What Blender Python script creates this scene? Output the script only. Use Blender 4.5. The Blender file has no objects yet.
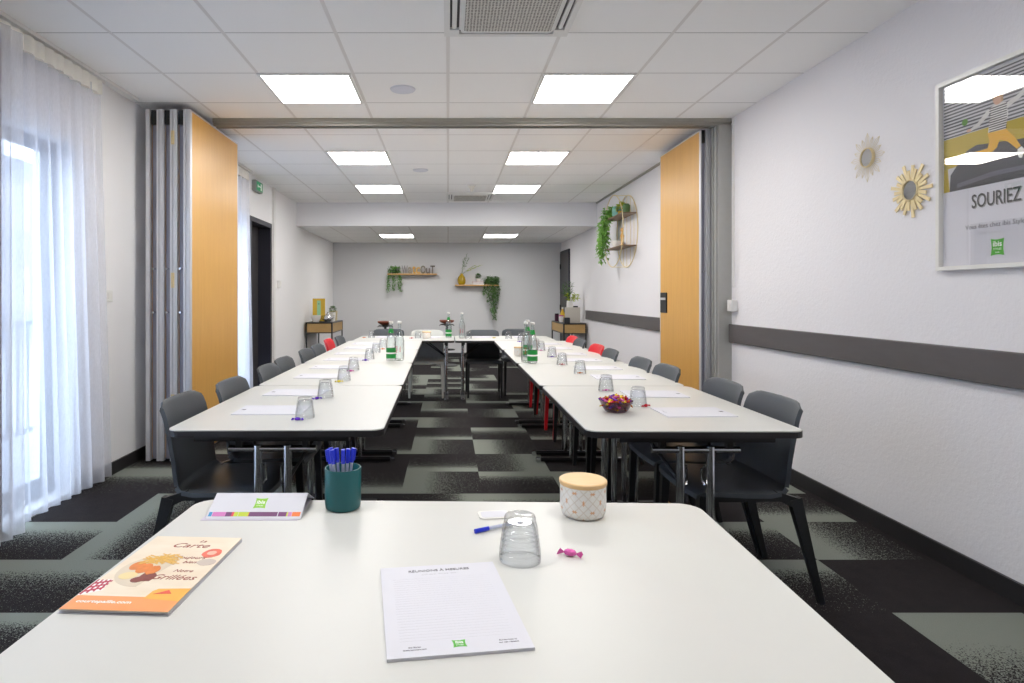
import bpy, bmesh, math, random
from mathutils import Vector, Matrix
R = random.Random(11)
PI = math.pi
SC = bpy.context.scene
COL = SC.collection

# ------------------------------------------------------------ camera, world, exposure
CH = 1.22                                  # camera height
cam = bpy.data.cameras.new('camera')
cam.sensor_width = 36.0
cam.lens = 615 / 1024 * 36
cam.shift_x = 0.0625
cam.shift_y = -0.0444
cam.clip_start = 0.02
camo = bpy.data.objects.new('camera', cam)
COL.objects.link(camo)
camo.location = (0, 0, CH)
camo.rotation_euler = (PI / 2, 0, 0)
SC.camera = camo

world = bpy.data.worlds.new('world')
SC.world = world
world.use_nodes = True
wb = world.node_tree.nodes['Background']
wb.inputs['Color'].default_value = (0.64, 0.80, 1.0, 1)
wb.inputs['Strength'].default_value = 5.0
try:
    SC.cycles.max_bounces = 10
    SC.cycles.diffuse_bounces = 8
    SC.cycles.transmission_bounces = 8
    SC.cycles.transparent_max_bounces = 16
    SC.cycles.use_denoising = True
    SC.cycles.caustics_refractive = True
    SC.cycles.sample_clamp_indirect = 6.0
except Exception:
    pass
SC.view_settings.view_transform = 'Standard'
SC.view_settings.look = 'None'
SC.view_settings.exposure = 0.62
SC.view_settings.gamma = 1.0
SC.view_settings.use_curve_mapping = False
PANEL_STRENGTH = 14.0

# ------------------------------------------------------------ materials
def lin(c):
    c = c / 255
    return c / 12.92 if c <= 0.04045 else ((c + 0.055) / 1.055) ** 2.4
def rgb(r, g, b):
    return (lin(r), lin(g), lin(b), 1)
class NT:
    def __init__(s, name):
        s.m = bpy.data.materials.new(name); s.m.use_nodes = True
        s.t = s.m.node_tree; s.n = s.t.nodes; s.l = s.t.links
        s.b = s.n['Principled BSDF']; s.out = s.n['Material Output']
    def node(s, typ, **kw):
        n = s.n.new(typ)
        for k, v in kw.items(): setattr(n, k, v)
        return n
    def math(s, op, a, b=None, c=None):
        n = s.n.new('ShaderNodeMath'); n.operation = op
        for i, v in enumerate((a, b, c)):
            if v is None: continue
            if isinstance(v, (int, float)): n.inputs[i].default_value = v
            else: s.l.new(v, n.inputs[i])
        return n.outputs[0]
    def mix(s, f, a, b):
        n = s.n.new('ShaderNodeMix'); n.data_type = 'RGBA'
        for i, v in ((0, f), (6, a), (7, b)):
            if isinstance(v, (tuple, int, float)): n.inputs[i].default_value = v
            else: s.l.new(v, n.inputs[i])
        return n.outputs[2]
    def coord(s, kind='Object'):
        return s.n.new('ShaderNodeTexCoord').outputs[kind]
    def noise(s, vec, scale, detail=3, rough=.5):
        n = s.n.new('ShaderNodeTexNoise'); n.inputs['Scale'].default_value = scale
        n.inputs['Detail'].default_value = detail; n.inputs['Roughness'].default_value = rough
        if vec is not None: s.l.new(vec, n.inputs['Vector'])
        return n.outputs[0]
    def bump(s, h, strength, dist=.01):
        n = s.n.new('ShaderNodeBump'); n.inputs['Strength'].default_value = strength
        n.inputs['Distance'].default_value = dist
        s.l.new(h, n.inputs['Height']); s.l.new(n.outputs[0], s.b.inputs['Normal'])
def scaled(t, vec, sc):
    m = t.n.new('ShaderNodeMapping'); m.inputs['Scale'].default_value = sc
    t.l.new(vec, m.inputs[0]); return m.outputs[0]
def mat(name, col, rough=.5, metal=0, var=0, vscale=20, bump=0, bscale=80, spec=None, coat=0, emis=None, es=0, stretch=None):
    t = NT(name); b = t.b
    b.inputs['Base Color'].default_value = col
    b.inputs['Roughness'].default_value = rough
    b.inputs['Metallic'].default_value = metal
    if spec is not None: b.inputs['Specular IOR Level'].default_value = spec
    if coat: b.inputs['Coat Weight'].default_value = coat; b.inputs['Coat Roughness'].default_value = .05
    co = t.coord()
    if stretch: co = scaled(t, co, stretch)
    if not var: var = 0.04
    n = t.noise(co, vscale, 4)
    d = tuple(c * (1 - var) for c in col[:3]) + (1,)
    e = tuple(min(1, c * (1 + var)) for c in col[:3]) + (1,)
    t.l.new(t.mix(n, d, e), b.inputs['Base Color'])
    if bump: t.bump(t.noise(co, bscale, 3), bump)
    if emis:
        b.inputs['Emission Color'].default_value = emis; b.inputs['Emission Strength'].default_value = es
    return t.m
def glassmat(name, col=(1, 1, 1, 1), rough=0.0, ior=1.45):
    t = NT(name); b = t.b
    b.inputs['Base Color'].default_value = col
    b.inputs['Transmission Weight'].default_value = 1
    b.inputs['Roughness'].default_value = rough; b.inputs['IOR'].default_value = ior
    return t.m
def panemat(name, refl=1.0, tint=(1, 1, 1, 1)):
    t = NT(name); t.n.remove(t.b)
    lw = t.node('ShaderNodeLayerWeight'); lw.inputs[0].default_value = .5
    fr = t.math('MULTIPLY_ADD', t.math('POWER', lw.outputs['Facing'], 5.0), .96, .04)
    tr = t.node('ShaderNodeBsdfTransparent'); tr.inputs[0].default_value = tint
    gl = t.node('ShaderNodeBsdfGlossy'); gl.inputs['Roughness'].default_value = 0.01
    mx = t.node('ShaderNodeMixShader')
    t.l.new(t.math('MINIMUM', t.math('MULTIPLY', fr, refl), 1.0), mx.inputs[0]); t.l.new(tr.outputs[0], mx.inputs[1]); t.l.new(gl.outputs[0], mx.inputs[2])
    t.l.new(mx.outputs[0], t.out.inputs[0]); return t.m
def tumblermat(name, tint, ribs):
    # thin clear glass: mostly see-through, brighter and darker at its edges, with fine horizontal ribs
    t = NT(name); t.n.remove(t.b)
    lw = t.node('ShaderNodeLayerWeight'); lw.inputs[0].default_value = .5
    f = lw.outputs['Facing']
    fr = t.math('MULTIPLY_ADD', t.math('POWER', f, 3.0), .65, .06)
    tr = t.node('ShaderNodeBsdfTransparent')
    edge = t.math('POWER', f, 2.5)
    t.l.new(t.mix(edge, tint, tuple(c * .62 for c in tint[:3]) + (1,)), tr.inputs[0])
    gl = t.node('ShaderNodeBsdfGlossy'); gl.inputs['Roughness'].default_value = .04
    sep = t.node('ShaderNodeSeparateXYZ'); t.l.new(t.coord(), sep.inputs[0])
    w = t.math('SINE', t.math('MULTIPLY', sep.outputs[2], ribs))
    bp = t.node('ShaderNodeBump'); bp.inputs['Strength'].default_value = .6 if ribs else 0; bp.inputs['Distance'].default_value = .002
    t.l.new(w, bp.inputs['Height']); t.l.new(bp.outputs[0], gl.inputs['Normal'])
    mx = t.node('ShaderNodeMixShader'); t.l.new(fr, mx.inputs[0]); t.l.new(tr.outputs[0], mx.inputs[1]); t.l.new(gl.outputs[0], mx.inputs[2])
    t.l.new(mx.outputs[0], t.out.inputs[0]); return t.m
def sheermat(name, col, opac):
    t = NT(name); t.n.remove(t.b)
    tr = t.node('ShaderNodeBsdfTransparent')
    df = t.node('ShaderNodeBsdfDiffuse'); df.inputs[0].default_value = col
    tl = t.node('ShaderNodeBsdfTranslucent'); tl.inputs[0].default_value = col
    m1 = t.node('ShaderNodeMixShader'); m1.inputs[0].default_value = .45
    m2 = t.node('ShaderNodeMixShader')
    w = t.noise(scaled(t, t.coord(), (300, 300, 40)), 1, 2)
    t.l.new(t.math('MULTIPLY_ADD', w, .15, opac - .07), m2.inputs[0])
    t.l.new(df.outputs[0], m1.inputs[1]); t.l.new(tl.outputs[0], m1.inputs[2])
    t.l.new(tr.outputs[0], m2.inputs[1]); t.l.new(m1.outputs[0], m2.inputs[2])
    t.l.new(m2.outputs[0], t.out.inputs[0]); return t.m
def woodmat(name, a, b, rough=.35, ax='z', scale=1.0, spec=.5):
    t = NT(name); co = t.coord()
    st = {'z': (18, 18, 1.2), 'x': (1.2, 18, 18), 'y': (18, 1.2, 18)}[ax]
    co2 = scaled(t, co, tuple(v * scale for v in st))
    n = t.noise(co2, 1.5, 6, .6)
    n2 = t.noise(scaled(t, co, tuple(v * 4 * scale for v in st)), 2, 3)
    f = t.math('MULTIPLY_ADD', n2, .35, t.math('MULTIPLY', n, .75))
    t.l.new(t.mix(f, a, b), t.b.inputs['Base Color'])
    t.b.inputs['Roughness'].default_value = rough
    t.b.inputs['Specular IOR Level'].default_value = spec
    return t.m
def plaster(name, col, bs=.35, scale=60):
    t = NT(name); co = t.coord()
    n = t.noise(co, 1.3, 3)
    t.l.new(t.mix(n, tuple(c * .97 for c in col[:3]) + (1,), col), t.b.inputs['Base Color'])
    t.b.inputs['Roughness'].default_value = .75
    t.b.inputs['Specular IOR Level'].default_value = .25
    h = t.noise(co, scale, 5, .6)
    t.bump(h, bs, .004); return t.m

M = {}
M['wall_r'] = plaster('right wall textured white paint', rgb(236, 234, 237), .55, 55)
M['wall_l'] = plaster('left wall smooth light paint', rgb(242, 241, 242), .12, 90)
M['wall_b'] = plaster('back wall grey paint', rgb(216, 216, 218), .12, 90)
M['beam'] = plaster('beam white paint', rgb(230, 230, 234), .12, 90)
M['white'] = mat('white painted', rgb(232, 231, 228), .45)
M['laminate'] = mat('white laminate', rgb(212, 211, 206), .38, var=.01, spec=.5)
M['edge'] = mat('black rubber edge', rgb(34, 32, 34), .45)
M['chrome'] = mat('chrome', rgb(215, 216, 220), .12, 1, var=.02)
M['blackmetal'] = mat('black metal', rgb(24, 24, 26), .35, var=.1)
M['silver'] = mat('anodised aluminium', rgb(214, 214, 218), .4, .35, var=.05, stretch=(30, 30, 1))
M['alu_dark'] = mat('grey channel', rgb(150, 150, 164), .45, .25, var=.06)
M['rail'] = mat('rail grey', rgb(168, 165, 156), .4, .5)
M['grey_panel'] = mat('grey painted steel', rgb(172, 172, 168), .45, .1)
M['plas'] = mat('dark grey plastic', rgb(74, 79, 85), .42, var=.05, vscale=60, bump=.05, bscale=400)
M['plas_black'] = mat('black plastic', rgb(26, 28, 31), .4, var=.05)
M['plas_red'] = mat('red plastic', rgb(214, 26, 40), .38, var=.05)
M['plas_white'] = mat('off white plastic', rgb(205, 206, 200), .4, var=.05)
M['rubber'] = mat('skirting black', rgb(40, 38, 40), .5)
M['dado'] = mat('dark grey bumper rail', rgb(92, 88, 88), .5, var=.12, vscale=6, stretch=(1, 1, 6))
M['oak'] = woodmat('oak veneer', rgb(204, 150, 74), rgb(230, 180, 96), .38, 'z')
M['oak_h'] = woodmat('light wood horizontal', rgb(196, 150, 92), rgb(222, 180, 120), .5, 'x')
M['oak_y'] = woodmat('light wood drawer', rgb(160, 128, 78), rgb(188, 152, 96), .5, 'y')
M['lid'] = woodmat('pale bamboo lid', rgb(222, 178, 120), rgb(240, 204, 150), .4, 'x', 3)
M['leather'] = mat('brown leather', rgb(130, 66, 44), .45, var=.15)
M['darkdoor'] = mat('dark grey door', rgb(62, 60, 62), .4, var=.06)
M['darkframe'] = mat('anthracite frame', rgb(46, 46, 56), .4)
M['gold'] = mat('brushed gold', rgb(228, 210, 164), .5, .2, var=.1)
M['gold_pale'] = mat('pale gold wire', rgb(224, 212, 184), .5, .2, var=.1)
M['mirror'] = mat('mirror', rgb(200, 202, 206), .03, 1, var=.01)
M['teal'] = mat('teal ceramic', rgb(16, 92, 96), .4, var=.04)
M['ceramic'] = mat('white ceramic', rgb(232, 230, 225), .3)
M['paper'] = mat('white paper', rgb(220, 219, 226), .7, var=.01)
M['paper2'] = mat('paper edge', rgb(214, 206, 220), .8)
M['ink'] = mat('grey ink', rgb(120, 118, 124), .8)
M['ink_l'] = mat('pale ink', rgb(216, 215, 220), .8)
M['ink_d'] = mat('black ink', rgb(38, 36, 38), .6)
M['ink_red'] = mat('dark red ink', rgb(150, 62, 50), .7)
M['ink_w'] = mat('white ink', rgb(250, 250, 246), .6)
M['green'] = mat('green logo', rgb(92, 182, 66), .5, var=.15, vscale=40)
M['green_l'] = mat('lime logo', rgb(150, 208, 70), .5)
M['blue'] = mat('blue plastic', rgb(28, 52, 214), .3)
M['clearp'] = mat('clear pen barrel', rgb(196, 202, 226), .15, var=.03)
M['purple'] = mat('purple foil', rgb(104, 46, 196), .25, .3, var=.3, vscale=200)
M['pink'] = mat('pink foil', rgb(240, 104, 182), .25, .3, var=.3, vscale=200)
M['yellow'] = mat('yellow foil', rgb(240, 208, 28), .25, .3, var=.3, vscale=200)
M['orange'] = mat('orange foil', rgb(238, 130, 32), .25, .3, var=.3, vscale=200)
M['red'] = mat('red foil', rgb(214, 36, 52), .25, .3, var=.3, vscale=200)
M['glass'] = tumblermat('clear ribbed glass', (.93, .94, .95, 1), 560)
M['bottleglass'] = tumblermat('clear bottle glass', (.93, .95, .95, 1), 0)
M['bowlglass'] = None
M['label_green'] = mat('bottle label green', rgb(20, 138, 56), .4, var=.05)
M['bowlglass'] = tumblermat('dark purple glass', (.50, .26, .40, 1), 0)
M['pane'] = panemat('window pane', .8)
M['picglass'] = panemat('picture glass', 1.6)
M['sheer'] = sheermat('white sheer voile', rgb(240, 242, 250), .60)
M['sheer_thick'] = sheermat('gathered voile', rgb(242, 242, 246), .55)
M['header'] = mat('curtain heading tape', rgb(236, 233, 224), .8)
M['drape'] = mat('plum drape', rgb(70, 32, 56), .9, var=.15)
M['leaf'] = mat('leaf green', rgb(96, 148, 62), .5, var=.45, vscale=25)
M['leaf_d'] = mat('leaf dark green', rgb(86, 122, 68), .5, var=.45, vscale=25)
M['leaf_y'] = mat('leaf lime', rgb(176, 190, 40), .5, var=.3, vscale=25)
M['leaf_b'] = mat('leaf bright', rgb(134, 184, 88), .5, var=.35, vscale=25)
M['mustard'] = mat('mustard vase glaze', rgb(170, 140, 22), .25, var=.1)
M['mint'] = mat('teal glaze', rgb(110, 170, 158), .3, var=.1)
M['linen'] = mat('speckled beige board', rgb(196, 190, 180), .8, var=.12, vscale=120)
M['ylbox'] = mat('yellow display card', rgb(206, 168, 32), .5)
M['grille'] = None
M['concrete'] = mat('balcony concrete', rgb(160, 163, 170), .8)
M['facade'] = mat('pale facade', rgb(132, 138, 150), .8)
M['steelrail'] = mat('grey balcony railing', rgb(86, 92, 104), .5)
M['exitgreen'] = mat('exit green', rgb(20, 130, 84), .4, emis=rgb(20, 130, 84), es=.4)
M['grey_plastic'] = mat('grey plastic housing', rgb(150, 152, 148), .5)
M['speaker'] = mat('speaker grey', rgb(222, 224, 232), .7)

def emit(name, col, s):
    t = NT(name); t.n.remove(t.b)
    e = t.node('ShaderNodeEmission'); e.inputs[0].default_value = col; e.inputs[1].default_value = s
    t.l.new(e.outputs[0], t.out.inputs[0]); return t.m
M['panel'] = emit('led diffuser', (1.0, .975, .935, 1), PANEL_STRENGTH)

# carpet
def carpet():
    t = NT('carpet tiles'); uv = t.coord('UV'); ob = t.coord('Object')
    sep = t.node('ShaderNodeSeparateXYZ'); t.l.new(uv, sep.inputs[0])
    fine = t.noise(ob, 170, 2, .6)
    mid = t.noise(ob, 60, 2, .5)
    fr = t.math('MULTIPLY_ADD', t.math('SUBTRACT', fine, .5), 1.15, t.math('MULTIPLY', t.math('SUBTRACT', mid, .5), .42))
    masks = []
    for at, ax, flip in (('bl', 0, 0), ('br', 0, 1), ('bn', 1, 0), ('bf', 1, 1)):
        a = t.node('ShaderNodeAttribute'); a.attribute_name = at
        d = sep.outputs[ax]
        if flip: d = t.math('SUBTRACT', 1.0, d)
        v = t.math('SUBTRACT', a.outputs['Fac'], d)
        v = t.math('ADD', v, t.math('MULTIPLY', fr, t.math('MULTIPLY', d, 3.2)))
        on = t.math('GREATER_THAN', a.outputs['Fac'], .01)
        n = t.node('ShaderNodeMapRange'); n.inputs[1].default_value = -.015; n.inputs[2].default_value = .015
        t.l.new(v, n.inputs[0])
        masks.append(t.math('MULTIPLY', n.outputs[0], on))
    m = masks[0]
    for k in masks[1:]: m = t.math('MAXIMUM', m, k)
    grain = t.noise(ob, 420, 2, .7)
    dark = t.mix(grain, rgb(20, 18, 20), rgb(66, 61, 62))
    dark2 = t.mix(t.noise(ob, 14, 4, .7), dark, rgb(34, 31, 33))
    light = t.mix(grain, rgb(104, 108, 101), rgb(158, 163, 153))
    c = t.mix(m, dark2, light)
    t.l.new(c, t.b.inputs['Base Color'])
    t.b.inputs['Roughness'].default_value = .95
    t.b.inputs['Specular IOR Level'].default_value = .15
    t.bump(grain, .6, .006)
    return t.m
M['carpet'] = carpet()

def ceilingmat():
    t = NT('ceiling tiles'); uv = t.coord('UV'); ob = t.coord('Object')
    sep = t.node('ShaderNodeSeparateXYZ'); t.l.new(uv, sep.inputs[0])
    def line(o, w):
        f = t.math('FRACT', o)
        d = t.math('MINIMUM', f, t.math('SUBTRACT', 1.0, f))
        return t.math('LESS_THAN', d, w)
    lx = line(sep.outputs[0], .017); ly = line(sep.outputs[1], .008)
    n = t.noise(ob, 300, 2)
    tile = t.mix(n, rgb(248, 247, 245), rgb(253, 252, 251))
    c = t.mix(ly, tile, rgb(196, 194, 192))
    c = t.mix(lx, c, rgb(230, 227, 224))
    t.l.new(c, t.b.inputs['Base Color']); t.b.inputs['Roughness'].default_value = .8
    t.b.inputs['Specular IOR Level'].default_value = .2
    h = t.math('MAXIMUM', lx, ly)
    t.bump(h, .5, .01)
    return t.m
M['ceil'] = ceilingmat()

def grillemat():
    t = NT('perforated grille'); ob = t.coord('Object')
    v = t.node('ShaderNodeTexVoronoi'); v.inputs['Scale'].default_value = 62; v.inputs['Randomness'].default_value = .15
    t.l.new(scaled(t, ob, (1, 1, .01)), v.inputs['Vector'])
    m = t.math('LESS_THAN', v.outputs['Distance'], .36)
    t.l.new(t.mix(m, rgb(214, 210, 202), rgb(120, 116, 110)), t.b.inputs['Base Color'])
    t.b.inputs['Roughness'].default_value = .6
    return t.m
M['grille'] = grillemat()
def jarmat():
    t = NT('white ceramic with gold lattice'); ob = t.coord('Object')
    sep = t.node('ShaderNodeSeparateXYZ'); t.l.new(ob, sep.inputs[0])
    ang = t.math('ARCTAN2', sep.outputs[1], sep.outputs[0])
    u = t.math('MULTIPLY', ang, 8 / (2 * PI) * 1.0)
    v = t.math('MULTIPLY', sep.outputs[2], 24.0)
    def tri(e):
        f = t.math('FRACT', e); return t.math('ABSOLUTE', t.math('SUBTRACT', f, .5))
    a = t.math('ADD', u, v); b = t.math('SUBTRACT', u, v)
    l1 = t.math('LESS_THAN', tri(a), .03); l2 = t.math('LESS_THAN', tri(b), .03)
    l3 = t.math('LESS_THAN', tri(t.math('ADD', a, .5)), .035); l4 = t.math('LESS_THAN', tri(t.math('ADD', b, .5)), .035)
    near = t.math('LESS_THAN', t.math('MAXIMUM', tri(a), tri(b)), .16)
    star = t.math('MAXIMUM', t.math('LESS_THAN', tri(t.math('MULTIPLY', u, 1.0)), .025), t.math('LESS_THAN', tri(v), .03))
    g = t.math('MULTIPLY', t.math('MAXIMUM', t.math('MAXIMUM', l1, l2), star), near)
    pale = t.math('MAXIMUM', t.math('MAXIMUM', l1, l2), t.math('MAXIMUM', l3, l4))
    c = t.mix(pale, rgb(236, 233, 228), rgb(222, 213, 202))
    c = t.mix(g, c, rgb(222, 172, 128))
    t.l.new(c, t.b.inputs['Base Color']); t.b.inputs['Roughness'].default_value = .35
    return t.m
M['jar'] = jarmat()
def menumat():
    t = NT('cream menu print'); ob = t.coord('Object')
    n = t.noise(scaled(t, ob, (1, 2.5, 1)), 9, 5, .6)
    t.l.new(t.mix(n, rgb(250, 240, 222), rgb(226, 204, 176)), t.b.inputs['Base Color'])
    t.b.inputs['Roughness'].default_value = .35; return t.m
M['menu'] = menumat()

# ------------------------------------------------------------ mesh helpers
def finish(o, label=None, cat=None, group=None, kind=None):
    if label: o['label'] = label
    if cat: o['category'] = cat
    if group: o['group'] = group
    if kind: o['kind'] = kind
    return o
def thing(name, label, cat, loc=(0, 0, 0), rz=0, group=None):
    o = bpy.data.objects.new(name, None); COL.objects.link(o)
    o.empty_display_size = .1
    o.location = loc; o.rotation_euler = (0, 0, rz)
    return finish(o, label, cat, group)
def obj(name, bm, m, parent=None, smooth=False, mats=None):
    me = bpy.data.meshes.new(name)
    bmesh.ops.recalc_face_normals(bm, faces=bm.faces)
    bm.to_mesh(me); bm.free()
    if mats:
        for k in mats: me.materials.append(k)
    elif m: me.materials.append(m)
    if smooth:
        for p in me.polygons: p.use_smooth = True
        try: me.set_sharp_from_angle(angle=math.radians(38))
        except Exception: pass
    o = bpy.data.objects.new(name, me); COL.objects.link(o)
    if parent: o.parent = parent
    return o
def nb(): return bmesh.new()
def box(bm, a, b, mi=0, M4=None):
    x0, y0, z0 = a; x1, y1, z1 = b
    vs = [bm.verts.new((x, y, z)) for z in (z0, z1) for x, y in ((x0, y0), (x1, y0), (x1, y1), (x0, y1))]
    if M4:
        for v in vs: v.co = M4 @ v.co
    for f in ((0, 3, 2, 1), (4, 5, 6, 7), (0, 1, 5, 4), (1, 2, 6, 5), (2, 3, 7, 6), (3, 0, 4, 7)):
        fc = bm.faces.new([vs[i] for i in f]); fc.material_index = mi
    return bm
def bbox(bm, a, b, r=.003, seg=1, M4=None):
    t = bmesh.new(); box(t, a, b)
    bmesh.ops.bevel(t, geom=t.edges[:], offset=r, segments=seg, affect='EDGES')
    merge(bm, t, M4); return bm
def merge(bm, t, M4=None):
    mp = {}
    for v in t.verts: mp[v] = bm.verts.new(M4 @ v.co if M4 else v.co)
    for f in t.faces:
        try:
            g = bm.faces.new([mp[v] for v in f.verts]); g.material_index = f.material_index; g.smooth = f.smooth
        except ValueError: pass
    t.free()
def tube(bm, pts, r, n=10, r2=None, closed=False):
    pts = [Vector(p) for p in pts]
    rings = []
    N = len(pts)
    for i, p in enumerate(pts):
        if closed: d = pts[(i + 1) % N] - pts[i - 1]
        elif i == 0: d = pts[1] - pts[0]
        elif i == N - 1: d = pts[-1] - pts[-2]
        else: d = (pts[i + 1] - pts[i]).normalized() + (pts[i] - pts[i - 1]).normalized()
        d.normalize()
        up = Vector((0, 0, 1)) if abs(d.z) < .9 else Vector((1, 0, 0))
        a = d.cross(up).normalized(); b = d.cross(a).normalized()
        rr = r if r2 is None else r + (r2 - r) * i / max(1, N - 1)
        rings.append([bm.verts.new(p + (a * math.cos(k * 2 * PI / n) + b * math.sin(k * 2 * PI / n)) * rr) for k in range(n)])
    for i in range(N if closed else N - 1):
        A, B = rings[i], rings[(i + 1) % N]
        for k in range(n):
            bm.faces.new((A[k], A[(k + 1) % n], B[(k + 1) % n], B[k]))
    if not closed:
        bm.faces.new(rings[0][::-1]); bm.faces.new(rings[-1])
    return bm
def bar(bm, p0, p1, w0, h0, w1, h1, side=Vector((0, 1, 0))):
    p0, p1 = Vector(p0), Vector(p1); d = (p1 - p0).normalized()
    s = (side - d * side.dot(d)).normalized(); u = d.cross(s)
    rs = []
    for p, w, h in ((p0, w0, h0), (p1, w1, h1)):
        rs.append([bm.verts.new(p + s * (w / 2 * a) + u * (h / 2 * b)) for a, b in ((-1, -1), (1, -1), (1, 1), (-1, 1))])
    A, B = rs
    for k in range(4): bm.faces.new((A[k], A[(k + 1) % 4], B[(k + 1) % 4], B[k]))
    bm.faces.new(A[::-1]); bm.faces.new(B); return bm
def lathe(bm, prof, n=32, loc=(0, 0, 0), cap=True):
    rings = []
    for r, z in prof:
        if r < 1e-5: rings.append([bm.verts.new((loc[0], loc[1], loc[2] + z))])
        else: rings.append([bm.verts.new((loc[0] + r * math.cos(k * 2 * PI / n), loc[1] + r * math.sin(k * 2 * PI / n), loc[2] + z)) for k in range(n)])
    for A, B in zip(rings, rings[1:]):
        for k in range(n):
            a = A[k % len(A)]; b = A[(k + 1) % len(A)] if len(A) > 1 else None
            c = B[(k + 1) % len(B)] if len(B) > 1 else None; d = B[k % len(B)]
            vs = [v for v in (a, b, c, d) if v is not None]
            if len(vs) < 3: continue
            try: bm.faces.new(vs)
            except ValueError: pass
    return bm
def rrect(w, h, r, n=6, cx=0, cy=0):
    pts = []
    for sx, sy, a0 in ((1, 1, 0), (-1, 1, 90), (-1, -1, 180), (1, -1, 270)):
        for k in range(n + 1):
            a = math.radians(a0 + 90 * k / n)
            pts.append((cx + sx * (w / 2 - r) + r * math.cos(a), cy + sy * (h / 2 - r) + r * math.sin(a)))
    return pts
def prism(bm, pts, z0, z1, M4=None, mi=0):
    lo = [bm.verts.new((x, y, z0)) for x, y in pts]; hi = [bm.verts.new((x, y, z1)) for x, y in pts]
    if M4:
        for v in lo + hi: v.co = M4 @ v.co
    n = len(pts)
    f = bm.faces.new(lo[::-1]); f.material_index = mi
    f = bm.faces.new(hi); f.material_index = mi
    for k in range(n):
        f = bm.faces.new((lo[k], lo[(k + 1) % n], hi[(k + 1) % n], hi[k])); f.material_index = mi
    return bm
_tc = {}
def text_bm(bm, s, size, M4, ext=.0002, shear=0, align='CENTER', bold=0, sx=1):
    cu = bpy.data.curves.new('t', 'FONT'); cu.body = s; cu.size = size; cu.align_x = align; cu.extrude = ext
    cu.shear = shear; cu.offset = bold; cu.resolution_u = 3
    to = bpy.data.objects.new('t', cu); COL.objects.link(to)
    dg = bpy.context.evaluated_depsgraph_get(); dg.update()
    me = bpy.data.meshes.new_from_object(to.evaluated_get(dg))
    t = bmesh.new(); t.from_mesh(me)
    if sx != 1: bmesh.ops.scale(t, vec=(sx, 1, 1), verts=t.verts)
    merge(bm, t, M4)
    bpy.data.objects.remove(to); bpy.data.curves.remove(cu); bpy.data.meshes.remove(me)
    return bm
def T(x, y, z): return Matrix.Translation((x, y, z))
def RZ(a): return Matrix.Rotation(a, 4, 'Z')
def RX(a): return Matrix.Rotation(a, 4, 'X')
def RY(a): return Matrix.Rotation(a, 4, 'Y')
def copy_tree(o, parent=None):
    c = o.copy(); COL.objects.link(c)
    if parent is not None: c.parent = parent
    for ch in list(o.children): copy_tree(ch, c)
    return c
def struct(name, bm, m, parent=None, **k):
    o = obj(name, bm, m, parent, **k)
    if not parent: o['kind'] = 'structure'
    return o
def place(proto, first, loc, rz, label, group=None):
    o = proto if first else copy_tree(proto)
    o.location = loc; o.rotation_euler = (0, 0, rz); o['label'] = label
    if group: o['group'] = group
    return o

# ------------------------------------------------------------ room shell
XL, XR, YF, YB = -2.30, 2.265, -2.4, 12.30
ZC, ZL, YBEAM = 2.64, 2.286, 9.34
WT = .25
def wall_x(xa, xb, y0, y1, z0, z1, holes, bm):
    """wall slab between x planes with rectangular holes (y0,y1,z0,z1)"""
    ys = sorted({y0, y1, *[h[0] for h in holes], *[h[1] for h in holes]})
    zs = sorted({z0, z1, *[h[2] for h in holes], *[h[3] for h in holes]})
    for a, b in zip(ys, ys[1:]):
        for c, d in zip(zs, zs[1:]):
            if any(h[0] <= a + 1e-6 and b <= h[1] + 1e-6 and h[2] <= c + 1e-6 and d <= h[3] + 1e-6 for h in holes): continue
            box(bm, (xa, a, c), (xb, b, d))
    bmesh.ops.remove_doubles(bm, verts=bm.verts, dist=1e-5)
    seen = {}
    for f in list(bm.faces):
        k = tuple(round(v, 4) for v in f.calc_center_median())
        seen.setdefault(k, []).append(f)
    dead = [f for fs in seen.values() if len(fs) > 1 for f in fs]
    bmesh.ops.delete(bm, geom=dead, context='FACES')
    return bm
W1 = (.6, 3.78, .03, 2.15); W2 = (5.45, 7.0, .03, 2.15); D1 = (7.12, 7.99, 0.0, 2.155)  # near window's unseen end lengthened to let in more daylight
struct('wall_left', wall_x(XL - WT, XL, YF, YB + .2, 0, 2.9, [W1, W2, D1], nb()), M['wall_l'])
D2 = (11.46, 12.22, 0, 2.05)
struct('wall_right', wall_x(XR, XR + .2, YF, YB + .2, 0, 2.9, [], nb()), M['wall_r'])
struct('wall_back', box(nb(), (XL, YB, 0), (XR, YB + .2, 2.9)), M['wall_b'])
struct('wall_front', box(nb(), (XL, YF - .2, 0), (XR, YF, 2.9)), M['wall_l'])

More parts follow.
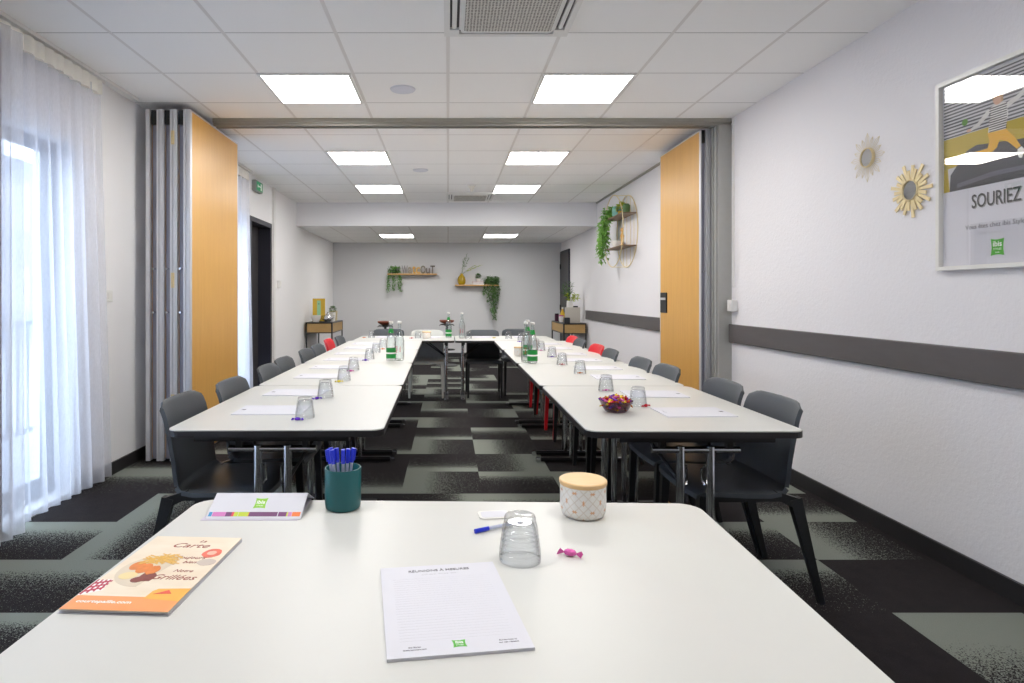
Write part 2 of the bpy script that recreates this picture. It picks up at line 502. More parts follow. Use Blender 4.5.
# floor with one quad per carpet tile; four float attributes give the pale frayed bands of each tile
TX, TY, OX, OY = .5, .4765, .21, 4.275
bm = nb(); uvl = bm.loops.layers.uv.new('UVMap')
al = {k: bm.faces.layers.float.new(k) for k in ('bl', 'br', 'bn', 'bf')}
spec = {  # (col,row): dict of band widths (fraction of a tile)
    (-1, 0): dict(bn=.24), (-1, -1): dict(bl=.42), (0, -1): dict(bf=.28), (-1, -2): dict(br=.3), (0, -2): dict(bf=.34), (-2, -1): dict(bn=.3),
    (-1, 1): dict(bl=.36), (-2, 1): dict(bn=.22), (0, 1): dict(bl=.42), (-1, 2): dict(bn=.22), (0, 2): dict(bf=.34), (-2, 2): dict(),
    (0, 0): dict(br=.45), (1, 0): dict(), (-1, 3): dict(bl=.36), (-1, 4): dict(bf=.26), (-2, 3): dict(bf=.25), (0, 3): dict(), (0, 4): dict(br=.4),
    (1, 3): dict(bn=.25), (-2, 0): dict(), (1, -1): dict(bl=.35), (1, -2): dict(), (1, 1): dict(), (1, 2): dict(bn=.22), (-2, -2): dict(),
    (-4, -3): dict(bl=.32), (-4, -2): dict(bl=.36), (-4, -4): dict(bf=.36), (-5, -4): dict(bf=.36), (-5, -3): dict(bf=.36), (-5, -2): dict(), (-4, -1): dict(br=.4),
    (-5, -1): dict(bf=.3), (-3, -3): dict(bn=.3), (-3, -2): dict(),
    (3, -4): dict(bl=.0), (3, -5): dict(bf=.75), (3, -3): dict(bl=.45), (2, -3): dict(bf=.3), (3, -2): dict(bn=.3), (2, -4): dict(bf=.3), (2, -2): dict(), (3, -1): dict(br=.4),
}
x0i = math.floor((XL - OX) / TX); x1i = math.ceil((XR - OX) / TX)
y0i = math.floor((YF - OY) / TY); y1i = math.ceil((YB - OY) / TY)
vc = {}
def vv(x, y):
    k = (round(x, 4), round(y, 4))
    if k not in vc: vc[k] = bm.verts.new((x, y, 0))
    return vc[k]
for i in range(x0i, x1i):
    for j in range(y0i, y1i):
        xs = [OX + i * TX, OX + (i + 1) * TX]; ys = [OY + j * TY, OY + (j + 1) * TY]
        cx = [min(max(x, XL - .1), XR + .1) for x in xs]; cy = [min(max(y, YF), YB) for y in ys]
        if cx[1] - cx[0] < .01 or cy[1] - cy[0] < .01: continue
        f = bm.faces.new([vv(cx[0], cy[0]), vv(cx[1], cy[0]), vv(cx[1], cy[1]), vv(cx[0], cy[1])])
        for l in f.loops:
            l[uvl].uv = ((l.vert.co.x - xs[0]) / TX, (l.vert.co.y - ys[0]) / TY)
        d = spec.get((i, j))
        if i == 4: d = {}
        if d is None:
            d = {}
            q = R.random()
            if q < .6: d[R.choice(['bn', 'bf', 'bn', 'bf', 'bl'])] = R.uniform(.18, .34)
            if R.random() < .22: d[R.choice(['bl', 'br'])] = R.uniform(.25, .42)
        for k, v in d.items(): f[al[k]] = v
ret = bmesh.ops.extrude_face_region(bm, geom=bm.faces[:])  # give the slab depth
for v in [g for g in ret['geom'] if isinstance(g, bmesh.types.BMVert)]: v.co.z = 0
low = [v for v in bm.verts if v.index >= 0]
bm.verts.ensure_lookup_table()
newv = {g for g in ret['geom'] if isinstance(g, bmesh.types.BMVert)}
for v in bm.verts:
    if v not in newv: v.co.z = -.1
struct('floor', bm, M['carpet'])
struct('ground_outside', box(nb(), (-30, -20, -.35), (XL - WT - .01, 40, -.15)), M['concrete'])

# ceiling: two tile grids either side of the partition rail, then the low part past the beam
bm = nb(); uvl = bm.loops.layers.uv.new('UVMap')
def cslab(x0, x1, y0, y1, z, oy):
    t = [bm.verts.new(p) for p in ((x0, y0, z), (x1, y0, z), (x1, y1, z), (x0, y1, z), (x0, y0, z + .08), (x1, y0, z + .08), (x1, y1, z + .08), (x0, y1, z + .08))]
    for f in ((3, 2, 1, 0), (4, 5, 6, 7), (0, 1, 5, 4), (1, 2, 6, 5), (2, 3, 7, 6), (3, 0, 4, 7)):
        fc = bm.faces.new([t[i] for i in f])
        for l in fc.loops: l[uvl].uv = (l.vert.co.x / .607, (l.vert.co.y - oy) / .6)
cslab(XL, XR, YF, 4.97, ZC, 3.317); cslab(XL, XR, 4.97, YBEAM + .02, ZC, 5.415); cslab(XL, XR, YBEAM + .02, YB, ZL, 10.55)
struct('ceiling', bm, M['ceil'])
struct('trim_1', box(nb(), (XL, YBEAM, ZL - .002), (XR, YBEAM + .08, ZC + .0)), M['beam'])   # beam face
# roof over everything so no daylight leaks in
struct('ceiling_roof', box(nb(), (XL - WT, YF - .2, 2.9), (XR + .2, YB + .2, 3.0)), M['concrete'])
# thin grey strip standing in for the shadow where ceiling meets the right wall / left wall
b = nb(); box(b, (XR - .02, 5.05, ZC - .02), (XR, YBEAM, ZC)); struct('shadow_strip', b, M['rail'])
# skirting
def skirt(name, parts):
    b = nb()
    for a in parts: box(b, *a)
    struct(name, b, M['rubber'])
skirt('baseboard_right', [((XR - .014, YF, 0), (XR, 4.9, .085)), ((XR - .014, 5.04, 0), (XR, D2[0] - .06, .085))])
skirt('baseboard_left', [((XL, W1[1] + .02, 0), (XL + .014, W2[0] - .02, .085)), ((XL, D1[1] + .07, 0), (XL + .014, YB, .085)), ((XL, YF, 0), (XL + .014, W1[0] - .02, .085))])
skirt('baseboard_back', [((XL + .015, YB - .014, 0), (XR - .015, YB, .085))])
# bumper rail on the right wall in two runs
struct('trim_3', bbox(nb(), (XR - .028, YF, .853), (XR, 4.905, .996), .004), M['dado'])
struct('trim_4', bbox(nb(), (XR - .028, 5.05, .845), (XR, 10.02, .99), .004), M['dado'])
# conduits
struct('trim_5', box(nb(), (XL, 8.03, 0), (XL + .03, 8.10, ZC)), M['white'])
struct('trim_6', box(nb(), (XR - .012, 4.86, 1.29), (XR, 4.875, ZC - .01)), M['white'])

# windows
def window(name, h, mull):
    y0, y1, z0, z1 = h; x = XL - .17
    b = nb(); w = .06
    box(b, (x, y0, z0), (x + .06, y1, z0 + w)); box(b, (x, y0, z1 - w), (x + .06, y1, z1))
    for y in [y0] + mull + [y1 - w]: box(b, (x + .001, y, z0 + w), (x + .059, y + w, z1 - w))
    o = struct(name, b, M['darkframe'])
    obj('glass_pane', box(nb(), (x + .027, y0 + w, z0 + w), (x + .033, y1 - w, z1 - w)), M['pane'], o)
    s = nb(); box(s, (x + .012, y0 + w, z0 + w), (x + .02, y1 - w, z0 + w + .04)); obj('sill_profile', s, M['darkframe'], o)
    return o
window('window_1', W1, [1.6, 2.55, 3.02])
window('window_2', W2, [6.2])
# side door in the left wall
b = nb()
y0, y1, z0, z1 = D1
box(b, (XL - .2, y0, 0), (XL + .012, y0 + .055, z1)); box(b, (XL - .2, y1 - .055, 0), (XL + .012, y1, z1)); box(b, (XL - .2, y0 + .055, z1 - .055), (XL + .012, y1 - .055, z1))
d1 = struct('door_1', b, M['darkframe'])
obj('door_leaf', box(nb(), (XL - .19, y0 + .055, .005), (XL - .15, y1 - .055, z1 - .055)), M['darkdoor'], d1)
b = nb(); tube(b, [(XL - .15, y0 + .13, 1.02), (XL - .10, y0 + .13, 1.02), (XL - .10, y0 + .25, 1.02)], .009); obj('handle', b, M['chrome'], d1, True)
# door at the far end of the right wall
y0, y1, z0, z1 = D2
b = nb(); box(b, (XR - .03, y0 - .05, 0), (XR, y0, z1 + .05)); box(b, (XR - .03, y1, 0), (XR, y1 + .05, z1 + .05)); box(b, (XR - .03, y0, z1), (XR, y1, z1 + .05))
d2 = struct('door_2', b, M['darkframe'])
obj('door_leaf', box(nb(), (XR - .022, y0, .004), (XR - .001, y1, z1)), M['darkdoor'], d2)
for z in (.95, 1.75): obj('hinge', bbox(nb(), (XR - .045, y1 - .03, z), (XR - .023, y1 + .01, z + .1), .003), M['blackmetal'], d2)

# ------------------------------------------------------------ partition rail, posts, folding panels
struct('trim_7', (lambda b: (box(b, (-1.88, 4.91, ZC - .035), (XR, 5.04, ZC), 0), box(b, (-1.88, 4.925, ZC - .055), (XR, 4.95, ZC - .035)), box(b, (-1.88, 4.99, ZC - .055), (XR, 5.015, ZC - .035)), b)[-1])(nb()), M['rail'])
b = nb(); box(b, (XR - .105, 4.91, 0), (XR, 5.03, ZC - .055)); box(b, (XR - .118, 4.93, 0), (XR - .105, 4.95, ZC - .055)); box(b, (XR - .118, 4.99, 0), (XR - .105, 5.01, ZC - .055))
struct('trim_8', b, M['grey_panel'])
def partition(name, label, x_face, sgn, y0, y1, n, pw, ztop=2.59):
    """n stacked panels; the wood face is at x_face, the rest go outward (sgn = direction away from the room's middle)"""
    t = thing(name, label, 'folding partition', (x_face + sgn * n * pw / 2, (y0 + y1) / 2, 0))
    ox, oy = t.location.x, t.location.y
    for k in range(n):
        xa = x_face + sgn * k * pw; xb = xa + sgn * pw
        lo, hi = min(xa, xb) - ox, max(xa, xb) - ox
        Y0, Y1 = y0 - oy, y1 - oy
        p = obj('panel', box(nb(), (lo + .005, Y0 + .035, .02), (hi - .005, Y1 - .012, ztop - .004)), M['alu_dark'], t)
        # wood skins
        for s, (fa, fb) in enumerate(((lo, lo + .005), (hi - .005, hi))):
            if (s == 0) == (sgn > 0) and k == 0 or True:
                obj('wood_face', box(nb(), (fa + .0005, Y0 + .038, .03), (fb - .0005, Y1 - .016, ztop - .014)), M['oak'], p)
        e = nb()
        inner = lo if sgn > 0 else hi
        mid = (lo + hi) / 2
        # projecting pale profile on one half of the end, recessed channel on the other
        a, c = (mid, hi - .004) if sgn > 0 else (mid, hi - .007)
        box(e, (a, Y0, .012), (a + .016, Y0 + .035, ztop)); box(e, (c - .016, Y0, .012), (c, Y0 + .035, ztop)); box(e, (a + .016, Y0 + .007, .012), (c - .016, Y0 + .035, ztop))
        # thin trim round the face edge
        q0, q1 = (inner - .0, inner + .007) if sgn > 0 else (inner - .007, inner + .0)
        box(e, (q0, Y0 + .006, .012), (q1, Y0 + .038, ztop)); box(e, (q0, Y1 - .016, .012), (q1, Y1, ztop))
        box(e, (q0, Y0 + .02, ztop - .014), (q1, Y1 - .016, ztop))
        if k == n - 1 and n > 2: box(e, (lo - .03, Y0, .012), (lo - .002, Y1, ztop))
        obj('end_profile', e, M['silver'], p)
        g0, g1 = (lo + .012, mid - .004) if sgn > 0 else (lo + .006, mid - .004)
        obj('seal_block', box(nb(), (g0, Y0 + .012, ztop - .11), (g1, Y0 + .035, ztop - .005)), M['plas_black'], p)
        hb = nb()
        cx = (a + c) / 2
        for z in ((2.33, .10), (1.28, .11), (.4, .1)) if k % 2 == 1 else ():
            box(hb, (cx - .012, Y0 - .004, z[0]), (cx + .012, Y0 + .003, z[0] + z[1]))
            tube(hb, [(cx, Y0 - .007, z[0]), (cx, Y0 - .007, z[0] + z[1])], .004, 8)
        if len(hb.verts): obj('hinge', hb, M['gold'], p)
        else: hb.free()
        kb = nb(); g = (g0 + g1) / 2
        for z in (1.42, 1.10): tube(kb, [(g, Y0 + .035, z), (g, Y0 - .004, z)], .008, 8)
        obj('latch_pin', kb, M['chrome'], p)
    return t
partition('folding_partition', 'oak veneered folding partition panels stacked against left wall by the curtain', -1.888, -1, 4.50, 5.53, 3, .098)
rp = partition('folding_partition', 'oak veneered folding partition leaf with black latch plate at right wall', 2.075, 1, 5.045, 6.02, 2, .0815)
oyr = (5.045 + 6.02) / 2
pl = obj('latch_plate', bbox(nb(), (-.0815 - .009, .29, 1.06), (-.0815 + .001, .455, 1.253), .002), M['plas_black'], rp)
pb = nb(); box(pb, (-.0815 - .016, .31, 1.182), (-.0815 - .009, .43, 1.205)); obj('latch_lever', pb, M['silver'], pl)

# ------------------------------------------------------------ curtains
def curtain(name, label, y0, y1, xb, z0, z1, m, wl=.115, amp=.028, seed=1, flare=0.0, taper=0.0, header=True, cat='curtain', grp=None):
    rr = random.Random(seed)
    ny = int((y1 - y0) / .0125); nz = 18
    ph = [rr.uniform(0, 6.28) for _ in range(6)]
    t = thing(name, label, cat, (xb, (y0 + y1) / 2, z0), 0, grp)
    oy = (y0 + y1) / 2
    b = nb(); rows = []
    for j in range(nz + 1):
        f = j / nz; z = z1 - (z1 - z0) * f
        row = []
        for i in range(ny + 1):
            u = i / ny; y = y0 + (y1 - y0 - taper * (1 - f)) * u
            s = u * (y1 - y0)
            a = amp * (.45 + .55 * f)
            x = a * math.sin(2 * PI * s / wl + ph[0] + .9 * math.sin(s * 9 + ph[1])) + a * .35 * math.sin(2 * PI * s / (wl * .47) + ph[2]) * (1 - .5 * f)
            x += flare * f * (1 - u) ** 2
            row.append(b.verts.new((x, y - oy, z - z0)))
        rows.append(row)
    for A, B in zip(rows, rows[1:]):
        for i in range(ny): b.faces.new((A[i], A[i + 1], B[i + 1], B[i]))
    obj('fabric', b, m, t, True)
    hm = nb(); L = rows  # hem band
    for i in range(ny):
        pass
    hm.free()
    if header:
        hb = nb(); ys = int((y1 - y0 - taper) / .01)
        zt = z1 - z0
        rws = []
        for z in (zt + .045, zt + .03, zt, zt - .035, zt - .045):
            rws.append([hb.verts.new(((.010 + .016 * abs(math.sin(i * .01 * PI / .085)) * (1 if 0 < z - zt + .05 < .09 else .8)), y0 - oy + i * (y1 - y0 - taper) / ys, z)) for i in range(ys + 1)])
        for A, B in zip(rws, rws[1:]):
            for i in range(ys): hb.faces.new((A[i], A[i + 1], B[i + 1], B[i]))
        back = [[hb.verts.new((-.012, v.co.y, v.co.z)) for v in rws[k]] for k in (0, -1)]
        for i in range(ys):
            hb.faces.new((back[0][i], back[0][i + 1], rws[0][i + 1], rws[0][i]))
            hb.faces.new((rws[-1][i], rws[-1][i + 1], back[1][i + 1], back[1][i]))
            hb.faces.new((back[1][i], back[1][i + 1], back[0][i + 1], back[0][i]))
        hb.faces.new([rws[k][0] for k in range(5)] + [back[1][0], back[0][0]]); hb.faces.new([rws[k][-1] for k in range(4, -1, -1)] + [back[0][-1], back[1][-1]])
        obj('heading_tape', hb, M['header'], t, True)
    return t
curtain('sheer_curtain', 'white sheer curtain over near left window', .5, 4.06, XL + .062, .03, 2.555, M['sheer'], seed=3, taper=.12)
curtain('sheer_curtain', 'gathered voile swag at the left photo edge', 2.2, 3.12, XL + .15, .03, 2.54, M['sheer_thick'], seed=8, wl=.09, amp=.02, header=False)
curtain('drape', 'plum opaque drape at extreme left photo edge', 2.35, 3.02, XL + .105, .03, 2.5, M['drape'], seed=5, wl=.12, amp=.02, header=False)
curtain('sheer_curtain', 'white sheer curtain beyond left partition', 5.6, 7.0, XL + .06, .03, 2.555, M['sheer'], seed=13, taper=.12)
def track(label, y0, y1):
    b = nb(); box(b, (0, y0, ZC - .022), (.05, y1, ZC)); o = obj('curtain_track', b, M['white']); o.location.x = XL + .03
    finish(o, label, 'curtain track'); return o
track('white curtain track over near left window', .4, 4.42)
track('white curtain track past left partition', 5.57, 7.02)

# ------------------------------------------------------------ outside
b = nb(); bld = thing('building', 'pale building seen through near left window', 'building', (-14, 8, -.15))
obj('facade', box(nb(), (-2, -10, 0), (2, 12, 5.2)), M['facade'], bld)
for i in range(5):
    for k in range(2): obj('window', box(nb(), (1.99, -8 + i * 4, .9 + k * 2.3), (2.03, -6.4 + i * 4, 2.2 + k * 2.3)), M['alu_dark'], bld)
rl = thing('balcony_railing', 'grey balcony railing outside left window', 'railing', (XL - 1.3, 4.5, -.15))
b = nb(); box(b, (-.02, -5, 1.12), (.02, 5, 1.16)); obj('top_bar', b, M['steelrail'], rl)
b = nb(); box(b, (-.015, -5, .2), (.015, 5, .24)); obj('bottom_bar', b, M['steelrail'], rl)
b = nb()
for i in range(84): box(b, (-.008, -5 + i * .12, .24), (.008, -4.984 + i * .12, 1.12))
obj('baluster', b, M['steelrail'], rl)['kind'] = 'stuff'
for y in (-5, -2.5, 0, 2.5, 4.96): obj('post', box(nb(), (-.02, y, 0), (.02, y + .04, 1.12)), M['steelrail'], rl)

# ------------------------------------------------------------ ceiling fittings
LP = [(-.92, 4.215, ZC, 'left ceiling light just before the partition rail'), (.905, 4.215, ZC, 'right ceiling light just before the partition rail'),
      (-.90, 6.315, ZC, 'left ceiling light first beyond the partition rail'), (.90, 6.315, ZC, 'right ceiling light first beyond the partition rail'),
      (-.90, 8.14, ZC, 'left ceiling light just before the beam'), (.90, 8.14, ZC, 'right ceiling light just before the beam'),
      (-.90, 10.85, ZL, 'left ceiling light in low ceiling'), (.92, 10.85, ZL, 'right ceiling light in low ceiling'),
      (-.90, 1.215, ZC, 'left ceiling light above foreground table'), (.90, 1.215, ZC, 'right ceiling light above foreground table')]
pt = thing('ceiling_light', '', 'ceiling light')
obj('diffuser', box(nb(), (-.28, -.28, -.008), (.28, .28, 0)), M['panel'], pt)
fb = nb()
for a, c in (((-.3, -.3), (.3, -.28)), ((-.3, .28), (.3, .3)), ((-.3, -.28), (-.28, .28)), ((.28, -.28), (.3, .28))): box(fb, (a[0], a[1], -.010), (c[0], c[1], 0))
obj('frame', fb, M['white'], pt)
for i, (x, y, z, lb) in enumerate(LP):
    place(pt, i == 0, (x, y, z - .0), 0, 'square white glowing LED panel, ' + (lb or 'in the ceiling near the camera'), 'recessed square ceiling lights')
def cassette(label, y):
    t = thing('air_conditioner', label, 'air conditioner', (.31, y, ZC))
    b = nb(); w = .33
    # rim with four air slots
    for s in (-1, 1):
        box(b, (s * w - .03 if s > 0 else -w, -w, -.022), (w if s > 0 else -w + .03, w, 0))
        box(b, (-w + .03, s * w - .03 if s > 0 else -w, -.022), (w - .03, w if s > 0 else -w + .03, 0))
    obj('rim', b, M['white'], t)
    obj('slot_back', box(nb(), (-w + .03, -w + .03, -.006), (w - .03, w - .03, -.001)), M['darkdoor'], t)
    for s in (-1, 1):
        obj('louvre', bbox(nb(), (s * .277 - .012, -.24, -.02), (s * .277 + .012, .24, -.008), .003), M['white'], t)
        obj('louvre', bbox(nb(), (-.24, s * .277 - .012, -.02), (.24, s * .277 + .012, -.008), .003), M['white'], t)
        for q in (-1, 1): obj('corner_cover', box(nb(), (s * .275 - .025, q * .275 - .025, -.022), (s * .275 + .025, q * .275 + .025, -.006)), M['white'], t)
    g = obj('grille_frame', bbox(nb(), (-.252, -.252, -.030), (.252, .252, -.006), .008, 2), M['white'], t)
    obj('perforated_grille', bbox(nb(), (-.225, -.225, -.040), (.225, .225, -.030), .009, 2), M['grille'], g)
cassette('white ceiling cassette with perforated grille, near top of photo', 2.985)
cassette('white ceiling cassette just before the beam', 8.74)
sp = finish(obj('ceiling_speaker', lathe(nb(), [(0, -.014), (.06, -.013), (.082, -.008), (.088, 0), (0, 0)], 28), M['speaker'], None, True), 'pale grey round ceiling speaker between the nearest lights', 'speaker', 'round ceiling speakers'); sp.location = (-.31, 4.22, ZC)
s2 = sp.copy(); COL.objects.link(s2); s2.location = (-.31, 6.93, ZC); s2['label'] = 'pale grey round ceiling speaker beyond partition rail'
sd = thing('smoke_detector', 'small white cone smoke detector on far ceiling', 'smoke detector', (.30, 7.85, ZC))
obj('base', lathe(nb(), [(0, -.02), (.05, -.02), (.055, 0), (0, 0)], 20), M['white'], sd, True)
obj('sensor', lathe(nb(), [(0, -.085), (.018, -.083), (.024, -.05), (.042, -.02), (0, -.02)], 20), M['header'], sd, True)
# exit sign
ex = thing('exit_sign', 'grey boxed green emergency exit sign above left door', 'exit sign', (XL, 7.33, 2.52))
obj('housing', bbox(nb(), (0, -.13, -.065), (.055, .13, .065), .008, 2), M['grey_plastic'], ex)
fa = obj('sign_face', box(nb(), (.055, -.11, -.05), (.058, .11, .05)), M['exitgreen'], ex)
b = nb(); box(b, (.058, .03, -.04), (.0595, .075, .04)); box(b, (.058, -.066, -.008), (.0595, .031, .008)); prism(b, [(-.09, 0), (-.065, .025), (-.065, -.025)], 0, .0015, Matrix(((0, 0, 1, .058), (1, 0, 0, 0), (0, 1, 0, 0), (0, 0, 0, 1))))
b2 = nb(); 
obj('pictogram', b, M['ink_w'], fa); b2.free()
# light switches, sockets
def plate(name, label, loc, ax, w=.08, h=.08, th=.012):
    s = 1 if ax > 0 else -1
    t = thing(name, label, 'switch', loc)
    obj('plate', bbox(nb(), (min(0, s * th), -w / 2, -h / 2), (max(0, s * th), w / 2, h / 2), .003), M['white'], t)
    obj('rocker', bbox(nb(), (min(s * th, s * (th + .005)), -w / 4, -h / 4), (max(s * th, s * (th + .005)), w / 4, h / 4), .001), M['ceramic'], t)
plate('light_switch', 'white light switch on left wall beside near curtain', (XL, 4.16, 1.22), 1)
plate('light_switch', 'white light switch on left wall beyond dark door', (XL, 8.3, 1.38), 1, .08, .1, .04)
plate('light_switch', 'white surface switch box above bumper rail by partition post', (XR, 4.845, 1.145), -1, .075, .09, .05)

# ------------------------------------------------------------ tables
HT = CH - .505
def make_table():
    t = thing('table', '', 'table')
    L, W = 1.158, .825
    OF = .03
    obj('tabletop', prism(nb(), rrect(L - .005, W - .005, .048), HT - .004, HT), M['laminate'], t)
    b = nb(); prism(b, rrect(L, W, .05), HT - .027, HT - .0042); obj('edge_band', b, M['edge'], t)
    for s in (-1, 1):
        x = s * (L / 2 - .095)
        b = nb(); tube(b, [(x, OF - .17, .622), (x, OF + .17, .622)], .0135, 12); cb = obj('crossbar', b, M['chrome'], t, True)
        b = nb(); box(b, (x - .02, OF - .30, HT - .06), (x + .02, OF + .30, HT - .0272)); obj('bracket', b, M['blackmetal'], t)
        for q in (-1, 1):
            b = nb(); tube(b, [(x, OF + q * .058, .636), (x, OF + q * .058, .03)], .0165, 12); l = obj('leg', b, M['chrome'], t, True)
            b = nb(); tube(b, [(x, OF + q * .035, .56), (x - s * .012, OF + q * .03, .545), (x - s * .012, OF + q * .03, .50), (x, OF + q * .036, .485)], .005, 6); obj('latch', b, M['chrome'], l, True)
            b = nb(); tube(b, [(x - s * .01, OF + q * .06, .50), (x - s * .26, OF + q * .16, HT - .03)], .007, 6); obj('brace', b, M['blackmetal'], t, True)
            b = nb(); box(b, (x - .012, OF + q * .13 - .012, .63), (x + .012, OF + q * .13 + .012, HT - .06)); obj('bracket', b, M['blackmetal'], t)
        b = nb(); bbox(b, (x - .024, OF - .29, .008), (x + .024, OF + .29, .036), .008, 2); f = obj('foot', b, M['blackmetal'], t, True)
        for q in (-1, 1): obj('foot_cap', bbox(nb(), (x - .022, OF + q * .30 - .018, .0), (x + .022, OF + q * .30 + .018, .034), .006, 2), M['chrome'], f, True)
    return t
ord_ = ['nearest', 'second', 'third', 'farthest']
tb = make_table(); first = True
for i in range(4):
    yc = 2.315 + 1.161 * (i + .5)
    xl = -.662 - .012 * i; xr = .934 - .002 * i
    place(tb, first, (xl, yc, 0), PI / 2 + math.radians(.6), 'white folding table, %s from camera in left row' % ord_[i], 'tables of the left row'); first = False
    place(tb, False, (xr, yc - .02, 0), -PI / 2 - math.radians(.2), 'white folding table, %s from camera in right row' % ord_[i], 'tables of the right row')
place(tb, False, (-.505, 7.382, 0), 0, 'white folding table, left one closing far end of U', 'tables closing the far end')
place(tb, False, (.66, 7.382, 0), 0, 'white folding table, right one closing far end of U', 'tables closing the far end')
nt = copy_tree(tb); nt.location = (-.017, 1.103, 0); nt.rotation_euler = (0, 0, math.radians(-1.5)); nt.scale = (1.055, 1, 1)
nt['label'] = 'white table in the foreground holding pen pot and notepad'
if 'group' in nt: del nt['group']

# ------------------------------------------------------------ chairs
def shell(rows_, halfw, n=14, thick=.012):
    """rows_: list of (x, z, half width, forward curve, corner drop)"""
    b = nb(); top = []; rr = []
    for (x, z, w, cv, drop) in rows_:
        r = []
        for k in range(n + 1):
            u = -1 + 2 * k / n
            uu = abs(u)
            r.append(b.verts.new((x + cv * uu ** 2.2, w * u, z - drop * max(0, (uu - .7) / .3) ** 2.2)))
        rr.append(r)
    for A, B in zip(rr, rr[1:]):
        for k in range(n): b.faces.new((A[k], A[k + 1], B[k + 1], B[k]))
    bmesh.ops.recalc_face_normals(b, faces=b.faces)
    bmesh.ops.solidify(b, geom=b.faces[:], thickness=thick)
    return b
def make_chair(body, legm):
    t = thing('chair', '', 'chair')
    seat = [(.225, .415, .20, -.012, .0), (.222, .435, .21, -.012, 0), (.20, .448, .216, -.008, .002), (.12, .449, .218, .0, .003), (.02, .443, .218, .0, .003), (-.08, .44, .216, .0, .002), (-.135, .446, .212, .008, .0), (-.155, .462, .208, .014, 0)]
    b = shell(seat, .2, thick=.018)
    obj('seat', b, body, t, True)
    b = nb()   # under-seat frame
    for q in (-1, 1): box(b, (-.14, q * .195 - .012, .405), (.20, q * .195 + .012, .436))
    box(b, (.17, -.185, .405), (.195, .185, .432)); box(b, (-.14, -.185, .405), (-.115, .185, .432))
    obj('seat_frame', b, legm, t)
    back = [(-.155, .462, .203, .014, 0), (-.168, .50, .205, .022, 0), (-.182, .56, .206, .03, 0), (-.197, .62, .205, .034, 0), (-.211, .68, .203, .036, 0), (-.223, .73, .200, .036, .0), (-.231, .760, .198, .034, .004), (-.237, .778, .196, .032, .008), (-.241, .789, .193, .030, .015), (-.244, .793, .189, .028, .019)]
    b = shell(back, .2, thick=.016)
    obj('backrest', b, body, t, True)
    for q in (-1, 1):
        b = nb(); bar(b, (.185, q * .195, .43), (.205, q * .2, .0), .034, .036, .022, .024); obj('leg', b, legm, t)
        b = nb(); bar(b, (-.10, q * .197, .432), (-.185, q * .205, .40), .026, .03, .032, .042); bar(b, (-.178, q * .205, .418), (-.285, q * .208, 0), .032, .046, .020, .022)
        obj('leg', b, legm, t)
    return t
blk = make_chair(M['plas'], M['plas_black']); red = make_chair(M['plas_red'], M['plas_red']); red['label'] = 'red chair'
used = set()
def chair(proto, loc, rz, label, group):
    f = proto.name not in used; used.add(proto.name)
    return place(proto, f, loc, rz, label, group)
YS = [2.655, 3.155, 3.81, 4.27, 4.95, 5.42, 6.11, 6.56]
words = ['nearest', 'second', 'third', 'fourth', 'fifth', 'sixth', 'seventh', 'eighth']
for i, y in enumerate(YS):
    xl = -.915 - .004 * i + (.02 if i in (1, 2) else -.02 if i == 0 else 0)
    if i == 6: chair(red, (xl - .03, y, 0), R.uniform(-.03, .03), 'red plastic chair along left side of table', 'chairs along the left row')
    else: chair(blk, (xl, y, 0), R.uniform(-.02, .02), 'dark grey plastic chair on left side, %s from camera' % words[i], 'chairs along the left row')
XRs = [1.19, 1.185, 1.14, 1.12, 1.095, 1.10, 1.10, 1.115]
for i, y in enumerate(YS):
    y = [2.64, 3.11, 3.79, 4.24, 4.94, 5.41, 6.11, 6.56][i]
    if i in (5, 7): chair(red, (XRs[i], y, 0), PI + R.uniform(-.02, .03), 'red plastic chair on right side, %s of two' % ('nearer' if i == 5 else 'farther'), 'chairs along the right row')
    else: chair(blk, (XRs[i], y, 0), PI + R.uniform(-.02, .03), 'dark grey plastic chair on right side, %s from camera' % words[i], 'chairs along the right row')
for k, (x, y) in enumerate(((-.77, 7.75), (.44, 7.55), (.90, 7.75))):
    chair(blk, (x, y, 0), -PI / 2, 'dark grey chair behind far end tables, %s' % ['leftmost', 'right of the white chair', 'rightmost'][k], 'chairs behind the far end tables')
wh = make_chair(M['plas_white'], M['plas_white'])
place(wh, True, (-.262, 7.55, 0), -PI / 2, 'off-white plastic chair behind the far end tables', 'chairs behind the far end tables')

# ------------------------------------------------------------ brown stools at the back wall
def stool(x, y, label, cp=None):
    t = thing('bar_stool', label, 'bar stool', (x, y, 0), 0, 'brown leather bar stools')
    obj('seat', lathe(nb(), [(0, .745), (.05, .735), (.10, .755), (.128, .775), (.13, .795), (.115, .80), (.06, .788), (0, .785)], 24), M['leather'], t, True)
    b = nb(); tube(b, [(0, 0, .70), (0, 0, .745)], .045, 14); tube(b, [(-.10, 0, .72), (.10, 0, .72)], .012, 8); tube(b, [(-.13, 0, .70), (-.10, 0, .725)], .008, 6); tube(b, [(.13, 0, .70), (.10, 0, .725)], .008, 6); obj('swivel_plate', b, M['blackmetal'], t, True)
    b = nb(); tube(b, [(0, 0, .02), (0, 0, .70)], .022, 12); obj('column', b, M['blackmetal'], t, True)
    obj('base', lathe(nb(), [(0, 0), (.19, 0), (.19, .012), (.03, .03), (0, .03)], 28), M['blackmetal'], t, True)
    pts = [(.14 * math.cos(a), .14 * math.sin(a), .28) for a in [k * 2 * PI / 20 for k in range(20)]]
    b = nb(); tube(b, pts, .008, 6, closed=True); tube(b, [(-.14, 0, .28), (.14, 0, .28)], .007, 6); obj('footrest', b, M['blackmetal'], t, True)
stool(-1.05, 10.3, 'brown leather bar stool seen over left end chair')
stool(-.02, 10.8, 'brown leather bar stool seen behind green labelled bottle')

